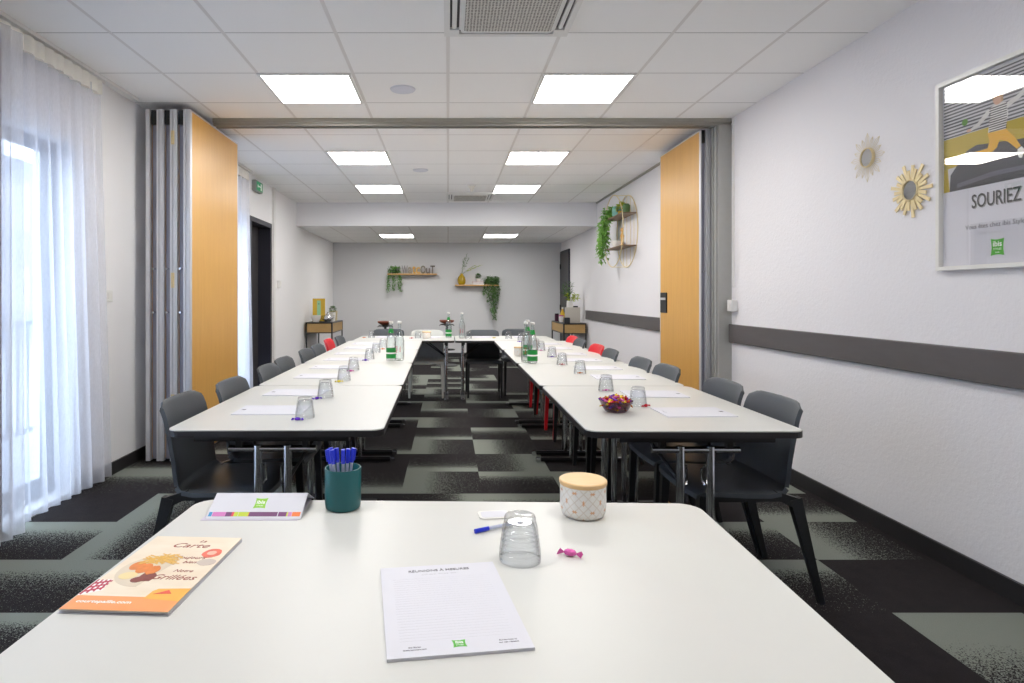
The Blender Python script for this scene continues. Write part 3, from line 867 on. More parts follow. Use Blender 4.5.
# ------------------------------------------------------------ tumblers, notepads, candies
def on(px, py, h=.505):
    d = h * 615 / (py - 296); return ((px - 448) * d / 615, d)
def make_glass():
    p = [(.0400, 0), (.0398, .014)]
    for k in range(6):
        z = .018 + k * .0085; r = .0396 - (z - .014) * .14
        p += [(r - .0009, z), (r + .0004, z + .002), (r + .0004, z + .005), (r - .0009, z + .007)]
    p += [(.0305, .074), (.0302, .081), (.028, .0855), (.022, .087), (0, .085)]
    q = [(0, .072), (.022, .073), (.0275, .069), (.0315, .055), (.0345, .035), (.0370, .012), (.0378, 0), (.0400, 0)]
    o = obj('drinking_glass', lathe(nb(), p + q, 24), M['glass'], None, True)
    return o
gl = make_glass(); finish(gl, 'x', 'glass')
GP = [(520, 559.5, 'upturned clear glass in the foreground beside the notepad', None)]
lg = [(305, 417.5), (325.5, 397), (344, 380.5), (353.5, 370), (369.5, 359.2), (376, 352.5), (383, 347.5)]
rg = [(638, 405.5), (606, 391), (580, 373.6), (562, 364.8), (552, 357.2), (541, 350.8), (536, 347.5)]
bg = [(371.5, 337.8), (418, 338.2), (468.5, 338.6), (508.7, 338.8), (521, 340.4)]
for i, p in enumerate(lg): GP.append((*p, 'upturned clear glass on left table row, %s from camera' % words[i], 'glasses on the left row'))
for i, p in enumerate(rg): GP.append((*p, 'upturned clear glass on right table row, %s from camera' % words[i], 'glasses on the right row'))
for i, p in enumerate(bg): GP.append((*p, 'upturned clear glass on far end tables, %s from left' % ['first', 'second', 'third', 'fourth', 'fifth'][i], 'glasses on the far end tables'))
for i, (px, py, lb, g) in enumerate(GP):
    x, y = on(px, py)
    o = gl if i == 0 else gl.copy()
    if i: COL.objects.link(o)
    o.location = (x, y, HT); o['label'] = lb; o.rotation_euler = (0, 0, R.uniform(0, 3))
    if g: o['group'] = g

def badge(bm, cx, cy, w, h, z0, z1, M4=None):
    pts = []
    c = [(-w / 2, -h / 2), (w / 2, -h / 2), (w / 2, h / 2), (-w / 2, h / 2)]
    for k in range(4):
        a, b_ = c[k], c[(k + 1) % 4]
        for j in range(6):
            u = j / 6; mx = a[0] + (b_[0] - a[0]) * u; my = a[1] + (b_[1] - a[1]) * u
            s = math.sin(PI * u) * .07 * w
            nx, ny = -(mx), -(my)
            # pull edge toward the middle
            if k in (0, 2): my += s if k == 0 else -s
            else: mx += -s if k == 1 else s
            pts.append((cx + mx, cy + my))
    prism(bm, pts, z0, z1, M4)
# foreground notepad
pad = thing('notepad', 'white A4 notepad with green logo in the foreground', 'notepad', (.0, 1.003, HT), math.radians(8))
obj('sheet_stack', box(nb(), (-.105, -.143, 0), (.105, .143, .0045)), M['paper'], pad)
b = nb(); text_bm(b, 'RÉUNIONS À MESURES', .0105, T(0, .118, .0047), bold=.0001, sx=1.05); obj('printed_heading', b, M['ink'], pad)
b = nb(); text_bm(b, 'lundi, mardi, réunions, idées !', .0055, T(0, .1055, .0047)); 
obj('printed_subheading', b, M['ink_l'], pad)
b = nb()
for k in range(26): box(b, (-.085, .092 - k * .0078, .0045), (.085, .0923 - k * .0078, .0046))
obj('ruled_lines', b, M['ink_l'], pad)
lgp = obj('logo', (lambda b: (badge(b, 0, -.118, .020, .018, .0045, .0049), b)[1])(nb()), M['green'], pad)
b = nb(); text_bm(b, 'ibis', .009, T(0, -.1185, .005), bold=.0002); text_bm(b, 'STYLES', .0035, T(0, -.1235, .005)); obj('logo_lettering', b, M['ink_w'], lgp)
b = nb(); text_bm(b, 'ibis Styles', .0045, T(-.065, -.121, .0047)); text_bm(b, 'ibisstyleshotels.com', .0042, T(-.065, -.127, .0047)); text_bm(b, 'Suivez-nous ici', .0045, T(.072, -.119, .0047)); text_bm(b, 'sur nos réseaux', .0045, T(.072, -.125, .0047)); obj('footer_text', b, M['ink'], pad)
# notepads along the rows
np_ = thing('notepad', '', 'notepad')
obj('sheet_stack', box(nb(), (-.1485, -.105, 0), (.1485, .105, .004)), M['paper'], np_)
b = nb(); badge(b, -.125, 0, .018, .02, .004, .0043); obj('logo', b, M['ink'], np_)
b = nb(); text_bm(b, 'RÉUNIONS', .012, T(.12, 0, .0042) @ RZ(-PI / 2)); obj('printed_heading', b, M['ink_l'], np_)
first = True
PY = [2.715, 3.21, 3.87, 4.36, 4.90, 5.40, 5.98, 6.52]
for i, y in enumerate(PY):
    place(np_, first, (-.775 - .012 * i, y, HT), R.uniform(-.05, .05), 'white notepad on left table row, %s from camera' % words[i], 'notepads on the left row'); first = False
    place(np_, False, (1.06 - .004 * i, y - .05 if i != 0 else 2.665, HT), PI + R.uniform(-.05, .05), 'white notepad on right table row, %s from camera' % words[i], 'notepads on the right row')
for i, x in enumerate((-.77, -.2, .42, .92)):
    place(np_, False, (x, 7.56, HT), -PI / 2, 'white notepad on far end tables, %s from left' % words[i].replace('nearest', 'first'), 'notepads on the far end tables')

def candy_mesh():
    b = nb(); rr = random.Random(4)
    t = bmesh.new(); bmesh.ops.create_icosphere(t, subdivisions=2, radius=1)
    for v in t.verts: v.co = Vector((v.co.x * .0125, v.co.y * .008, v.co.z * .007)) * rr.uniform(.9, 1.08)
    merge(b, t)
    for s in (-1, 1):   # twisted wings
        n = 7; c = b.verts.new((s * .0115, 0, 0)); ring = []
        for k in range(n):
            a = -1 + 2 * k / (n - 1)
            ring.append(b.verts.new((s * (.024 - .003 * (k % 2)), a * .009, .0035 * (1 if k % 2 else -1))))
        ring2 = [b.verts.new((v.co.x * .98, v.co.y, v.co.z - .001)) for v in ring]
        c2 = b.verts.new((s * .0115, 0, -.002))
        for k in range(n - 1):
            b.faces.new((c, ring[k], ring[k + 1])); b.faces.new((c2, ring2[k + 1], ring2[k])); b.faces.new((ring[k], ring2[k], ring2[k + 1], ring[k + 1]))
    for v in b.verts: v.co.z += .0070
    return b
cm = {}
for c in ('purple', 'pink', 'yellow', 'orange', 'red'):
    me = bpy.data.meshes.new('candy'); b = candy_mesh(); b.to_mesh(me); b.free(); me.materials.append(M[c]); cm[c] = me
def candy(c, loc, label, group=None, rot=None, s=1):
    o = bpy.data.objects.new('candy', cm[c]); COL.objects.link(o); o.location = loc
    o.rotation_euler = rot or (0, 0, R.uniform(-.6, .9)); o.scale = (s, s, s)
    finish(o, label, 'candy', group); return o
CN = [(570, 556, 'pink', 'pink wrapped candy right of the foreground glass'), (297.5, 420.5, 'purple', 'purple wrapped candy by the nearest glass of left row'),
      (317, 399.5, 'purple', 'purple wrapped candy by the second glass of left row'), (339, 382.3, 'yellow', 'yellow wrapped candy on left table row'),
      (350.5, 371.7, 'pink', 'pink wrapped candy on left table row'), (365.5, 360.8, 'purple', 'small purple wrapped candy by the fifth glass of left row'),
      (382.5, 349.5, 'orange', 'orange wrapped candy beyond left bottles'), (411.5, 338.5, 'red', 'red wrapped candy before the white chair'), (364, 338, 'orange', 'orange wrapped candy near far left corner'),
      (494, 338.3, 'yellow', 'yellow wrapped candy on far end tables'), (519.5, 342, 'purple', 'purple wrapped candy beside glass on far right'), (646, 407, 'red', 'red wrapped candy beside the nearest glass of right row')]
for px, py, c, lb in CN:
    x, y = on(px, py); candy(c, (x, y, HT), lb, None, (0, 0, math.radians(-25) if px == 570 else R.uniform(-.2, .7)), 1.0)
# candies under the right row glasses
for (px, py), c, w in zip(rg[1:6], ('pink', 'orange', 'red', 'purple', 'pink'), words[1:6]):
    x, y = on(px, py); candy(c, (x, y, HT), '%s candy under the %s glass of right row' % (c, w), None, (0, 0, R.uniform(-.4, .4)), .8)

# candy bowl
bx, by = on(616, 411.5)
bowl = obj('candy_bowl', lathe(nb(), [(0, 0), (.042, 0), (.048, .004), (.060, .022), (.070, .043), (.0735, .05), (.071, .05), (.057, .026), (.045, .008), (0, .006)], 30), M['bowlglass'], None, True)
bowl.location = (bx, by, HT); finish(bowl, 'dark round bowl heaped with colourful candies on right table', 'bowl')
k = 0
cols = ['yellow', 'red', 'orange', 'purple', 'pink', 'yellow', 'red', 'orange']
for ring, n, z in ((.0, 1, .070), (.02, 5, .064), (.040, 10, .056), (.057, 15, .048), (.028, 6, .040), (.050, 14, .030), (.040, 10, .016)):
    for j in range(n):
        a = 2 * PI * j / n + R.uniform(-.2, .2) + ring * 30
        c = cols[k % 8]; k += 1
        candy(c, (bx + ring * math.cos(a), by + ring * math.sin(a), HT + z - .004), '%s foil candy heaped in the dark bowl' % c, 'candies in the bowl', (R.uniform(-.6, .6), R.uniform(-.6, .6), R.uniform(0, 3.1)), .82)

# ------------------------------------------------------------ bottles and jars
def make_bottle(label_m, capm, name='bottle'):
    t = thing('bottle', '', 'bottle')
    p = [(0, .004), (.030, 0), (.037, .004), (.038, .02), (.038, .15), (.034, .175), (.022, .215), (.0145, .245), (.0135, .285), (.0155, .288), (.0155, .296)]
    q = [(.012, .296), (.0105, .285), (.0115, .245), (.019, .214), (.031, .174), (.035, .149), (.035, .02), (.030, .010), (0, .012)]
    obj('glass_body', lathe(nb(), p + q, 24), M['bottleglass'], t, True)
    obj('cap', lathe(nb(), [(.0155, .290), (.0165, .292), (.0165, .305), (.014, .308), (0, .308)], 20), capm, t, True)
    if label_m:
        lb = obj('label', lathe(nb(), [(.0385, .020), (.0388, .021), (.0388, .098), (.0385, .099)], 24), label_m, t, True)
        obj('label_band', lathe(nb(), [(.0389, .055), (.0391, .0555), (.0391, .066), (.0389, .0665)], 24), M['ink_w'], lb, True)
        obj('neck_label', lathe(nb(), [(.0225, .217), (.0180, .235), (.0150, .25)], 20), label_m, t, True)
    return t
gbt = make_bottle(M['label_green'], M['ceramic']); cbt = make_bottle(None, M['ink_w'])
rb = nb()
for a, w_ in ((-1.9, 'FRAIS'), (-1.2, 'EAU')):
    text_bm(rb, w_, .022, T(0, 0, .09) @ RZ(a + PI / 2) @ T(0, -.0385, 0) @ RX(PI / 2) @ RZ(PI / 2))
obj('printed_text', rb, M['red'], cbt)
x, y = on(391, 360.6); place(gbt, True, (x, y, HT), .4, 'green labelled glass bottle on left row', 'bottles of sparkling water')
x, y = on(399.5, 360.2); place(cbt, True, (x, y, HT), 0, 'unlabelled clear glass bottle on left row', 'bottles of still water')
x, y = on(448.6, 337.8); place(gbt, False, (x, y, HT), 1, 'green labelled glass bottle on far end tables', 'bottles of sparkling water')
x, y = on(462, 338.4); place(cbt, False, (x, y, HT), 0, 'clear glass bottle on far end tables', 'bottles of still water')
x, y = on(532.5, 363.2); place(gbt, False, (x, y, HT), 1.4, 'green labelled glass bottle on right row, front one', 'bottles of sparkling water')
x, y = on(526, 362); place(cbt, False, (x, y, HT), .3, 'clear bottle with red text on right row', 'bottles of still water')
x, y = on(530, 357); place(gbt, False, (x - .02, y, HT), 2.4, 'green labelled glass bottle on right row, behind the others', 'bottles of sparkling water')

def make_jar():
    t = thing('storage_jar', '', 'jar')
    obj('body', lathe(nb(), [(0, 0), (.040, 0), (.047, .004), (.0515, .014), (.0525, .03), (.0525, .072), (.049, .072), (.049, .012), (0, .008)], 40), M['jar'], t, True)
    obj('lid', lathe(nb(), [(0, .072), (.053, .072), (.0545, .075), (.0545, .081), (.052, .083), (0, .083)], 40), M['lid'], t, True)
    return t
jr = make_jar()
x, y = on(583, 514.5); place(jr, True, (x, y, HT), .2, 'white patterned jar with wooden lid in the foreground', 'wooden lidded jars')
x, y = on(426.5, 338.4); place(jr, False, (x, y, HT), 0, 'white jar with wooden lid on far end tables', 'wooden lidded jars')
x, y = on(519, 356); j3 = place(jr, False, (x, y, HT), 0, 'white jar with wooden lid beside right row bottles', 'wooden lidded jars'); j3.scale = (.8, .8, .95)

# ------------------------------------------------------------ pen pot, pens
px_, py_ = on(343, 507.5)
pot = obj('pen_pot', lathe(nb(), [(0, .0), (.036, 0), (.041, .004), (.0425, .014), (.0430, .094), (.0425, .0965), (.0400, .0965), (.0395, .094), (.0395, .008), (0, .006)], 40), M['teal'], None, True)
pot.location = (px_, py_, HT); finish(pot, 'teal ceramic pen pot filled with blue pens', 'pen pot')
def make_pen():
    t = thing('pen', '', 'pen')
    b = nb(); tube(b, [(0, 0, .012), (0, 0, .128)], .0036, 8); obj('barrel', b, M['clearp'], t, True)
    b = nb(); tube(b, [(0, 0, 0), (0, 0, .012)], .001, 8, .0034); obj('tip', b, M['chrome'], t, True)
    b = nb(); tube(b, [(0, 0, .102), (0, 0, .136)], .0047, 8); box(b, (-.0015, -.0075, .108), (.0015, -.0045, .136)); obj('cap', b, M['blue'], t, True)
    return t
pn = make_pen(); first = True
pw_ = ['leftmost', 'second from left', 'third from left', 'fourth from left', 'fifth from left', 'second from right', 'rightmost']
PENS = [(-.030, -.018, .10, -.14), (-.026, -.004, .03, -.07), (-.020, -.024, -.02, .0), (-.012, -.010, .10, .10), (.004, -.022, .04, .03), (.014, -.016, -.02, .08), (.024, -.008, .02, .10)]
for (ax, ay, tx, ty), w_ in zip(PENS, pw_):
    o = place(pn, first, (0, 0, 0), 0, 'blue capped pen in teal pot, %s' % w_, 'pens in the pot'); first = False
    base = Vector((px_ + ax * .45, py_ + ay * .5 - .0, HT + .009)); topv = Vector((px_ + ax * 1.05, py_ + ay, HT + .139))
    o.location = base; o.rotation_euler = (topv - base).to_track_quat('Z', 'Y').to_euler()
p2 = place(pn, False, (0, 0, 0), 0, 'blue capped pen lying behind the foreground glass')
if 'group' in p2: del p2['group']
a = Vector((*on(510, 526), HT + .005)); c = Vector((*on(475, 533.5), HT + .005))
dirv = (c - a).normalized(); p2.location = c - dirv * .136; p2.rotation_euler = dirv.to_track_quat('Z', 'Y').to_euler()
co_ = thing('coaster', 'small white rounded card lying behind foreground glass', 'coaster', (*on(494, 515.5), HT), .1)
obj('card', prism(nb(), rrect(.072, .05, .012), 0, .003), M['ceramic'], co_); obj('printed_rim', prism(nb(), rrect(.060, .038, .009), .003, .0034), M['paper'], co_)

# ------------------------------------------------------------ menu leaflet
mn = thing('menu_leaflet', 'cream and orange folded menu leaflet on foreground table', 'leaflet', (-.523, 1.122, HT), math.radians(-3.2))
W2_, H2_ = .0915, .149
def curl(b):  # lift the near left corner slightly
    for v in b.verts:
        u = max(0, (-v.co.x / W2_ + 1) / 2); w = max(0, (-v.co.y / H2_ + .2) / 1.2)
        v.co.z += 0 * u * w
    return b
for k in range(3):
    obj('page', curl(box(nb(), (-W2_ + .002 * k, -H2_ + .0015 * (k % 2), .0001 + .003 * k), (W2_ - .0005 * k, H2_, .0012 + .003 * k))), [M['paper'], M['ink_l'], M['menu']][k], mn)
Z0 = .0073
pr = lambda bm_: curl(bm_)
b = nb(); box(b, (-W2_ + .004, -H2_ + .0002, Z0), (W2_ - .001, -H2_ + .045, Z0 + .0003))
t_or = obj('orange_strip', curl(b), M['orange'], mn)
oran = mat('orange print', rgb(244, 164, 104), .4); t_or.data.materials.clear(); t_or.data.materials.append(oran)
b = nb(); prism(b, [(.028, -H2_ + .040), (W2_ - .001, -H2_ + .034), (W2_ - .001, -H2_ + .078), (.036, -H2_ + .074), (.030, -H2_ + .066)], Z0, Z0 + .0004); obj('orange_tab', curl(b), mat('amber print', rgb(246, 184, 84), .4), mn)
b = nb(); prism(b, [(.036, -H2_ + .055), (.066, -H2_ + .058), (.056, -H2_ + .070)], Z0 + .0004, Z0 + .0007); obj('roof_logo', curl(b), mat('coral print', rgb(232, 92, 76), .4), mn)
b = nb(); text_bm(b, 'courtepaille.com', .0125, T(-.03, -H2_ + .022, Z0 + .0005), ext=.0001, bold=.0003, sx=1.1); obj('web_lettering', curl(b), M['ink_w'], mn)
# plate of food
def disc(bm_, cx, cy, rx, ry, z0, z1, n=24, rot=0, jit=0):
    prism(bm_, [(cx + rx * (1 + R.uniform(-jit, jit)) * math.cos(a) * math.cos(rot) - ry * math.sin(a) * math.sin(rot), cy + rx * math.cos(a) * math.sin(rot) + ry * (1 + R.uniform(-jit, jit)) * math.sin(a) * math.cos(rot)) for a in [2 * PI * k / n for k in range(n)]], z0, z1)
half = [(-.012 + .062 * math.cos(a), -.005 + .062 * math.sin(a) * 1.05) for a in [math.radians(62 + k * 212 / 24) for k in range(25)]]
b = nb(); prism(b, half, Z0, Z0 + .0002); obj('plate_print', b, mat('plate print', rgb(224, 208, 186), .4), mn)
b = nb(); disc(b, -.050, .010, .013, .018, Z0 + .0002, Z0 + .0004); disc(b, -.032, .000, .013, .020, Z0 + .0002, Z0 + .0005); disc(b, -.012, -.006, .012, .018, Z0 + .0002, Z0 + .0006, jit=.1); obj('sliced_bread_print', b, mat('bread print', rgb(228, 136, 70), .4, var=.25, vscale=90), mn)
b = nb()
for k in range(46):
    x_ = R.uniform(-.045, .010); y_ = R.uniform(.018, .052) * (1 - abs(x_ + .012) * 4) + .006; a_ = R.uniform(-.9, .9)
    box(b, (-.013, -.0016, 0), (.013, .0016, .0002), M4=T(x_, y_, Z0 + .0004 + k * .000004) @ RZ(a_))
obj('fries_print', b, mat('fries print', rgb(236, 182, 92), .4, var=.3, vscale=150), mn)
b = nb(); disc(b, -.008, -.034, .016, .018, Z0 + .0002, Z0 + .0005, 12, .3, .15); disc(b, -.020, -.045, .012, .010, Z0 + .0002, Z0 + .0007, 12, .3, .15); obj('meat_print', b, mat('meat print', rgb(138, 76, 68), .4, var=.3, vscale=120), mn)
b = nb(); disc(b, -.045, -.030, .016, .014, Z0 + .0002, Z0 + .0005); obj('sauce_print', b, mat('sauce print', rgb(236, 216, 160), .4), mn)
b = nb(); disc(b, .062, .072, .018, .020, Z0, Z0 + .0003, 16, 0, .08); obj('tomato_print', b, mat('tomato print', rgb(232, 110, 88), .4, var=.3, vscale=80), mn)
b = nb(); disc(b, .062, .072, .009, .009, Z0 + .0003, Z0 + .0005, 16, 0, .08); obj('tomato_core_print', b, mat('tomato core print', rgb(246, 190, 170), .4), mn)
b = nb(); disc(b, .070, .032, .018, .014, Z0, Z0 + .0003, 16, 0, .08); obj('garlic_print', b, mat('garlic print', rgb(206, 190, 178), .4), mn)
b = nb(); prism(b, [(-.088, -.105), (-.058, -.085), (-.064, -.045), (-.088, -.050)], Z0, Z0 + .0002); cl = obj('napkin_print', b, M['ink_w'], mn)
b = nb()
for k in range(4): prism(b, [(-.088 + .008 * k, -.100 + .0055 * k), (-.084 + .008 * k, -.102 + .0055 * k), (-.085 + .007 * k, -.047), (-.089 + .007 * k + .001, -.048)], Z0 + .0002, Z0 + .0004)
for k in range(3): prism(b, [(-.088, -.095 + .015 * k), (-.060, -.078 + .012 * k), (-.060, -.073 + .012 * k), (-.088, -.089 + .015 * k)], Z0 + .0002, Z0 + .00045)
obj('check_pattern', b, mat('berry print', rgb(190, 60, 84), .5), cl)
b = nb()
text_bm(b, 'La', .015, T(.020, .122, Z0), shear=.35); text_bm(b, 'Carte', .028, T(.004, .096, Z0), shear=.35, sx=1.15)
obj('heading_lettering', b, M['ink_red'], mn); b = nb()
text_bm(b, 'Toujours', .016, T(.030, .045, Z0), shear=.35); text_bm(b, 'bien', .015, T(.038, .026, Z0), shear=.35)
obj('slogan_lettering', b, M['ink_red'], mn); b = nb()
text_bm(b, 'Notre', .014, T(.044, -.010, Z0), shear=.35); text_bm(b, 'Grillées', .026, T(.038, -.040, Z0), shear=.35)
obj('script_lettering', b, M['ink_red'], mn)

# ------------------------------------------------------------ tent card
tc = thing('tent_card', 'folded white tent card with coloured stripe behind menu', 'card', (-.441, 1.385, HT), math.radians(0))
HW = .108; yF, yR_, yB, zR = .004, .078, .148, .036
def sheet(pts, th=.0006):
    b = nb(); n = (Vector(pts[1]) - Vector(pts[0])).cross(Vector(pts[2]) - Vector(pts[0])).normalized() * th
    lo = [b.verts.new(p) for p in pts]; hi = [b.verts.new(Vector(p) + n) for p in pts]
    b.faces.new(lo[::-1]); b.faces.new(hi)
    for k in range(4): b.faces.new((lo[k], lo[(k + 1) % 4], hi[(k + 1) % 4], hi[k]))
    return b
obj('front_face', sheet([(-HW, yF, .0015), (HW, yF, .0015), (HW, yR_, zR), (-HW, yR_, zR)]), M['paper'], tc)
obj('back_face', sheet([(HW, yR_, zR), (HW, yB, .001), (-HW, yB, .001), (-HW, yR_, zR)][::-1], -.0006), M['paper'], tc)
obj('base_sheet', box(nb(), (-HW - .008, yF - .006, 0), (HW - .006, yB + .01, .001)), M['paper2'], tc)
sl = math.atan2(zR - .0015, yR_ - yF)
FM = T(0, yF, .0022) @ RX(sl)
segs = [(-1, -.93, (70, 150, 200)), (-.92, -.63, (214, 128, 190)), (-.63, -.50, (120, 62, 116)), (-.50, -.45, (230, 80, 90)), (-.45, -.36, (200, 214, 70)), (-.35, -.14, (200, 216, 60)), (-.14, -.12, (240, 170, 50)), (-.12, .50, (118, 70, 112)), (.52, .70, (122, 64, 116)), (.70, .73, (210, 220, 80)), (.73, .81, (214, 140, 200)), (.82, 1, (244, 130, 66))]
for a_, c_, cc in segs: obj('colour_stripe', box(nb(), (a_ * HW * .965, .007, 0), (c_ * HW * .965, .020, .0004), M4=FM), mat('stripe print', rgb(*cc), .5), tc)
b = nb(); badge(b, .005, .048, .028, .032, 0, .0005, FM); lo_ = obj('logo', b, M['green_l'], tc)
b = nb(); text_bm(b, 'ibis', .015, FM @ T(.005, .046, .0007), bold=.0003); text_bm(b, 'STYLES', .005, FM @ T(.005, .038, .0007)); obj('logo_lettering', b, M['ink_w'], lo_)

# ------------------------------------------------------------ wall mirrors and poster (right wall)
def wallM(y, z, x=XR):   # local x -> world -Y ... viewer sees left = far
    return T(x, y, z) @ Matrix(((0, 0, -1, 0), (-1, 0, 0, 0), (0, 1, 0, 0), (0, 0, 0, 1)))
def sunburst(kind, y, z, label):
    t = thing('sunburst_mirror', label, 'mirror', (XR, y, z)); W = wallM(0, 0, 0)
    b = nb()
    if kind == 'slat':
        n = 26
        for k in range(n):
            a = 2 * PI * k / n; L = [.135, .105, .122, .098][k % 4]; w = .0088
            prism(b, [(.045, -w * .7), (L, -w), (L, w), (.045, w * .7)], .006 + .003 * (k % 2), .010 + .003 * (k % 2), W @ RZ(a))
        obj('rays', b, M['gold'], t)
    else:
        n = 16
        for k in range(n):
            a = 2 * PI * k / n; L = .132 if k % 2 == 0 else .112
            for s in (-1, 0, 1):
                p0 = W @ Vector((.045 * math.cos(a + s * .13), .045 * math.sin(a + s * .13), .008)); 
                p1 = W @ Vector((L * .8 * math.cos(a + s * .12), L * .8 * math.sin(a + s * .12), .008)); p2_ = W @ Vector((L * math.cos(a), L * math.sin(a), .008))
                tube(b, [p0, p1, p2_] if s else [p0, p2_], .0012, 5)
        obj('rays', b, M['gold_pale'], t)
    tt = bmesh.new(); lathe(tt, [(.046, 0), (.052, .002), (.053, .014), (.048, .018), (.046, .012)], 32); b = nb(); merge(b, tt, W); obj('rim', b, M['gold'], t, True)
    tt = bmesh.new(); lathe(tt, [(0, 0), (.047, 0), (.047, .012), (0, .012)], 32); b = nb(); merge(b, tt, W); obj('mirror_glass', b, M['mirror'], t, False)
sunburst('wire', 3.31, 1.965, 'sunburst mirror with pale wire rays, upper left one')
sunburst('slat', 3.00, 1.735, 'sunburst mirror with solid gold rays beside poster')
po = thing('framed_poster', 'white framed hotel poster of a jumping person on right wall', 'poster', (XR, 2.526, 1.76))
W = wallM(0, 0, 0); hw, hh = .294, .425
b = nb()
for a_, c_ in (((-hw, -hh, 0), (-hw + .018, hh, .03)), ((hw - .018, -hh, 0), (hw, hh, .03)), ((-hw + .018, hh - .018, 0), (hw - .018, hh, .03)), ((-hw + .018, -hh, 0), (hw - .018, -hh + .018, .03))): box(b, a_, c_, M4=W)
obj('frame', b, M['ceramic'], po)
obj('print_sheet', box(nb(), (-hw + .018, -hh + .018, .004), (hw - .018, hh - .018, .008), M4=W), M['paper'], po)
pt0, pt1 = -.073, hh - .022; pw2 = hw - .022
ph = obj('photo_print', box(nb(), (-pw2, pt0, .008), (pw2, pt1, .0084), M4=W), mat('poster pale wall', rgb(206, 206, 210), .5), po)
b = nb()
for k in range(16): box(b, (-pw2, .168 + k * .0145, .0085), (pw2, .1745 + k * .0145, .0087), M4=W)
obj('blind_stripes', b, mat('dark stripes', rgb(84, 84, 92), .5), ph)
b = nb(); prism(b, [(-pw2, .03), (-.05, .045), (.05, .06), (pw2, .06), (pw2, .165), (-pw2, .165)], .0084, .0087, W); prism(b, [(-pw2, pt0), (-.24, pt0), (-.25, .03), (-pw2, .05)], .0084, .0087, W); obj('yellow_wall_print', b, mat('poster yellow', rgb(196, 172, 44), .5), ph)
b = nb(); prism(b, [(-.24, pt0), (pw2, pt0), (pw2, .075), (.1, .08), (-.10, .105), (-.15, .09), (-.235, .0)], .0087, .009, W); obj('bed_print', b, mat('poster charcoal', rgb(60, 60, 68), .5, var=.3, vscale=12), ph)
b = nb(); prism(b, [(-.2, pt0 + .01), (-.02, pt0 + .03), (.2, pt0 + .03), (.2, pt0 + .045), (-.02, pt0 + .05), (-.2, pt0 + .03)], .009, .0092, W); obj('sheet_print', b, mat('poster dark print', rgb(100, 100, 112), .5), ph)
WP = W @ T(-.035, -.004, 0) @ Matrix.Diagonal((.85, .74, 1, 1))
# figure: shirt, trousers, head, arms, shoes
b = nb(); prism(b, [(-.01, .19), (.085, .185), (.10, .27), (.09, .335), (.05, .35), (.01, .335), (.0, .26)], .0093, .0096, WP)
prism(b, [(.01, .335), (.0, .30), (-.06, .25), (-.11, .235), (-.11, .25), (-.07, .27), (-.02, .32)], .0093, .0096, WP); prism(b, [(.09, .33), (.16, .36), (.20, .40), (.21, .39), (.165, .335), (.095, .30)], .0093, .0096, WP)
sh = obj('shirt_print', b, mat('poster shirt white', rgb(226, 224, 222), .5), ph)
b = nb()
for k in range(11): box(b, (-.002, .195 + k * .013, .0097), (.093, .200 + k * .013, .0099), M4=WP)
obj('shirt_stripes', b, M['ink_d'], sh)
b = nb(); prism(b, [(-.012, .195), (.088, .19), (.135, .13), (.165, .075), (.145, .065), (.10, .115), (.055, .14), (.04, .10), (.0, .075), (-.11, .09), (-.112, .108), (-.01, .11), (.0, .15)], .0099, .0102, WP); obj('trousers_print', b, mat('poster trousers yellow', rgb(236, 180, 24), .5), ph)
b = nb(); disc(b, 0, 0, .026, .030, 0, .0003); bb = nb(); merge(bb, b, WP @ T(.045, .368, .0097)); disc2 = nb(); disc(disc2, 0, 0, .014, .009, 0, .0003); merge(bb, disc2, WP @ T(-.12, .243, .0097)); obj('skin_print', bb, mat('poster skin', rgb(222, 178, 152), .5), ph)
b = nb(); prism(b, [(.018, .365), (.02, .395), (.045, .405), (.072, .395), (.075, .35), (.065, .345), (.062, .378), (.04, .385)], .0101, .0104, WP); obj('hair_print', b, mat('poster hair', rgb(196, 160, 120), .5), ph)
b = nb(); prism(b, [(-.11, .086), (-.113, .11), (-.14, .112), (-.185, .07), (-.17, .062), (-.13, .086)], .0101, .0104, WP); prism(b, [(.148, .06), (.168, .072), (.185, .05), (.17, .01), (.155, .015)], .0101, .0104, WP); obj('shoe_print', b, M['ink_w'], ph)
b = nb(); disc(b, 0, 0, .018, .02, 0, .0003); bb = nb(); merge(bb, b, WP @ T(-.145, .30, .009)); obj('plant_print', bb, M['leaf'], ph)
b = nb(); text_bm(b, 'SOURIEZ', .083, W @ T(-.006, -.165, .0084), ext=.0001, bold=.0012, sx=.70); obj('headline_shadow', b, mat('headline grey', rgb(150, 148, 150), .5), po)
b = nb(); text_bm(b, 'SOURIEZ', .083, W @ T(-.010, -.162, .0088), ext=.0001, bold=.0004, sx=.70); obj('headline_lettering', b, M['ink_d'], po)
b = nb(); text_bm(b, 'Vous êtes chez ibis Styles', .028, W @ T(-.012, -.252, .0084)); obj('subtitle_lettering', b, M['ink'], po)
b = nb(); text_bm(b, 'l\'hôtel qui donne le sourire', .017, W @ T(.0, -.278, .0084)); box(b, (-.022, -.0006, 0), (.022, .0006, .0002), M4=W @ T(0, -.206, .0084) @ RZ(.5)); box(b, (-.022, -.0006, 0), (.022, .0006, .0002), M4=W @ T(0, -.206, .0086) @ RZ(-.5)); obj('small_lettering', b, M['ink_l'], po)
b = nb(); badge(b, 0, -.338, .062, .070, .0084, .0088, W); l3 = obj('logo', b, M['green'], po)
b = nb(); text_bm(b, 'ibis', .032, W @ T(0, -.335, .0091), bold=.0005); text_bm(b, 'STYLES', .012, W @ T(0, -.350, .0091)); text_bm(b, 'hotels', .008, W @ T(0, -.362, .0091)); obj('logo_lettering', b, M['ink_w'], l3)
obj('glazing', box(nb(), (-hw + .018, -hh + .018, .014), (hw - .018, hh - .018, .016), M4=W), M['picglass'], po)

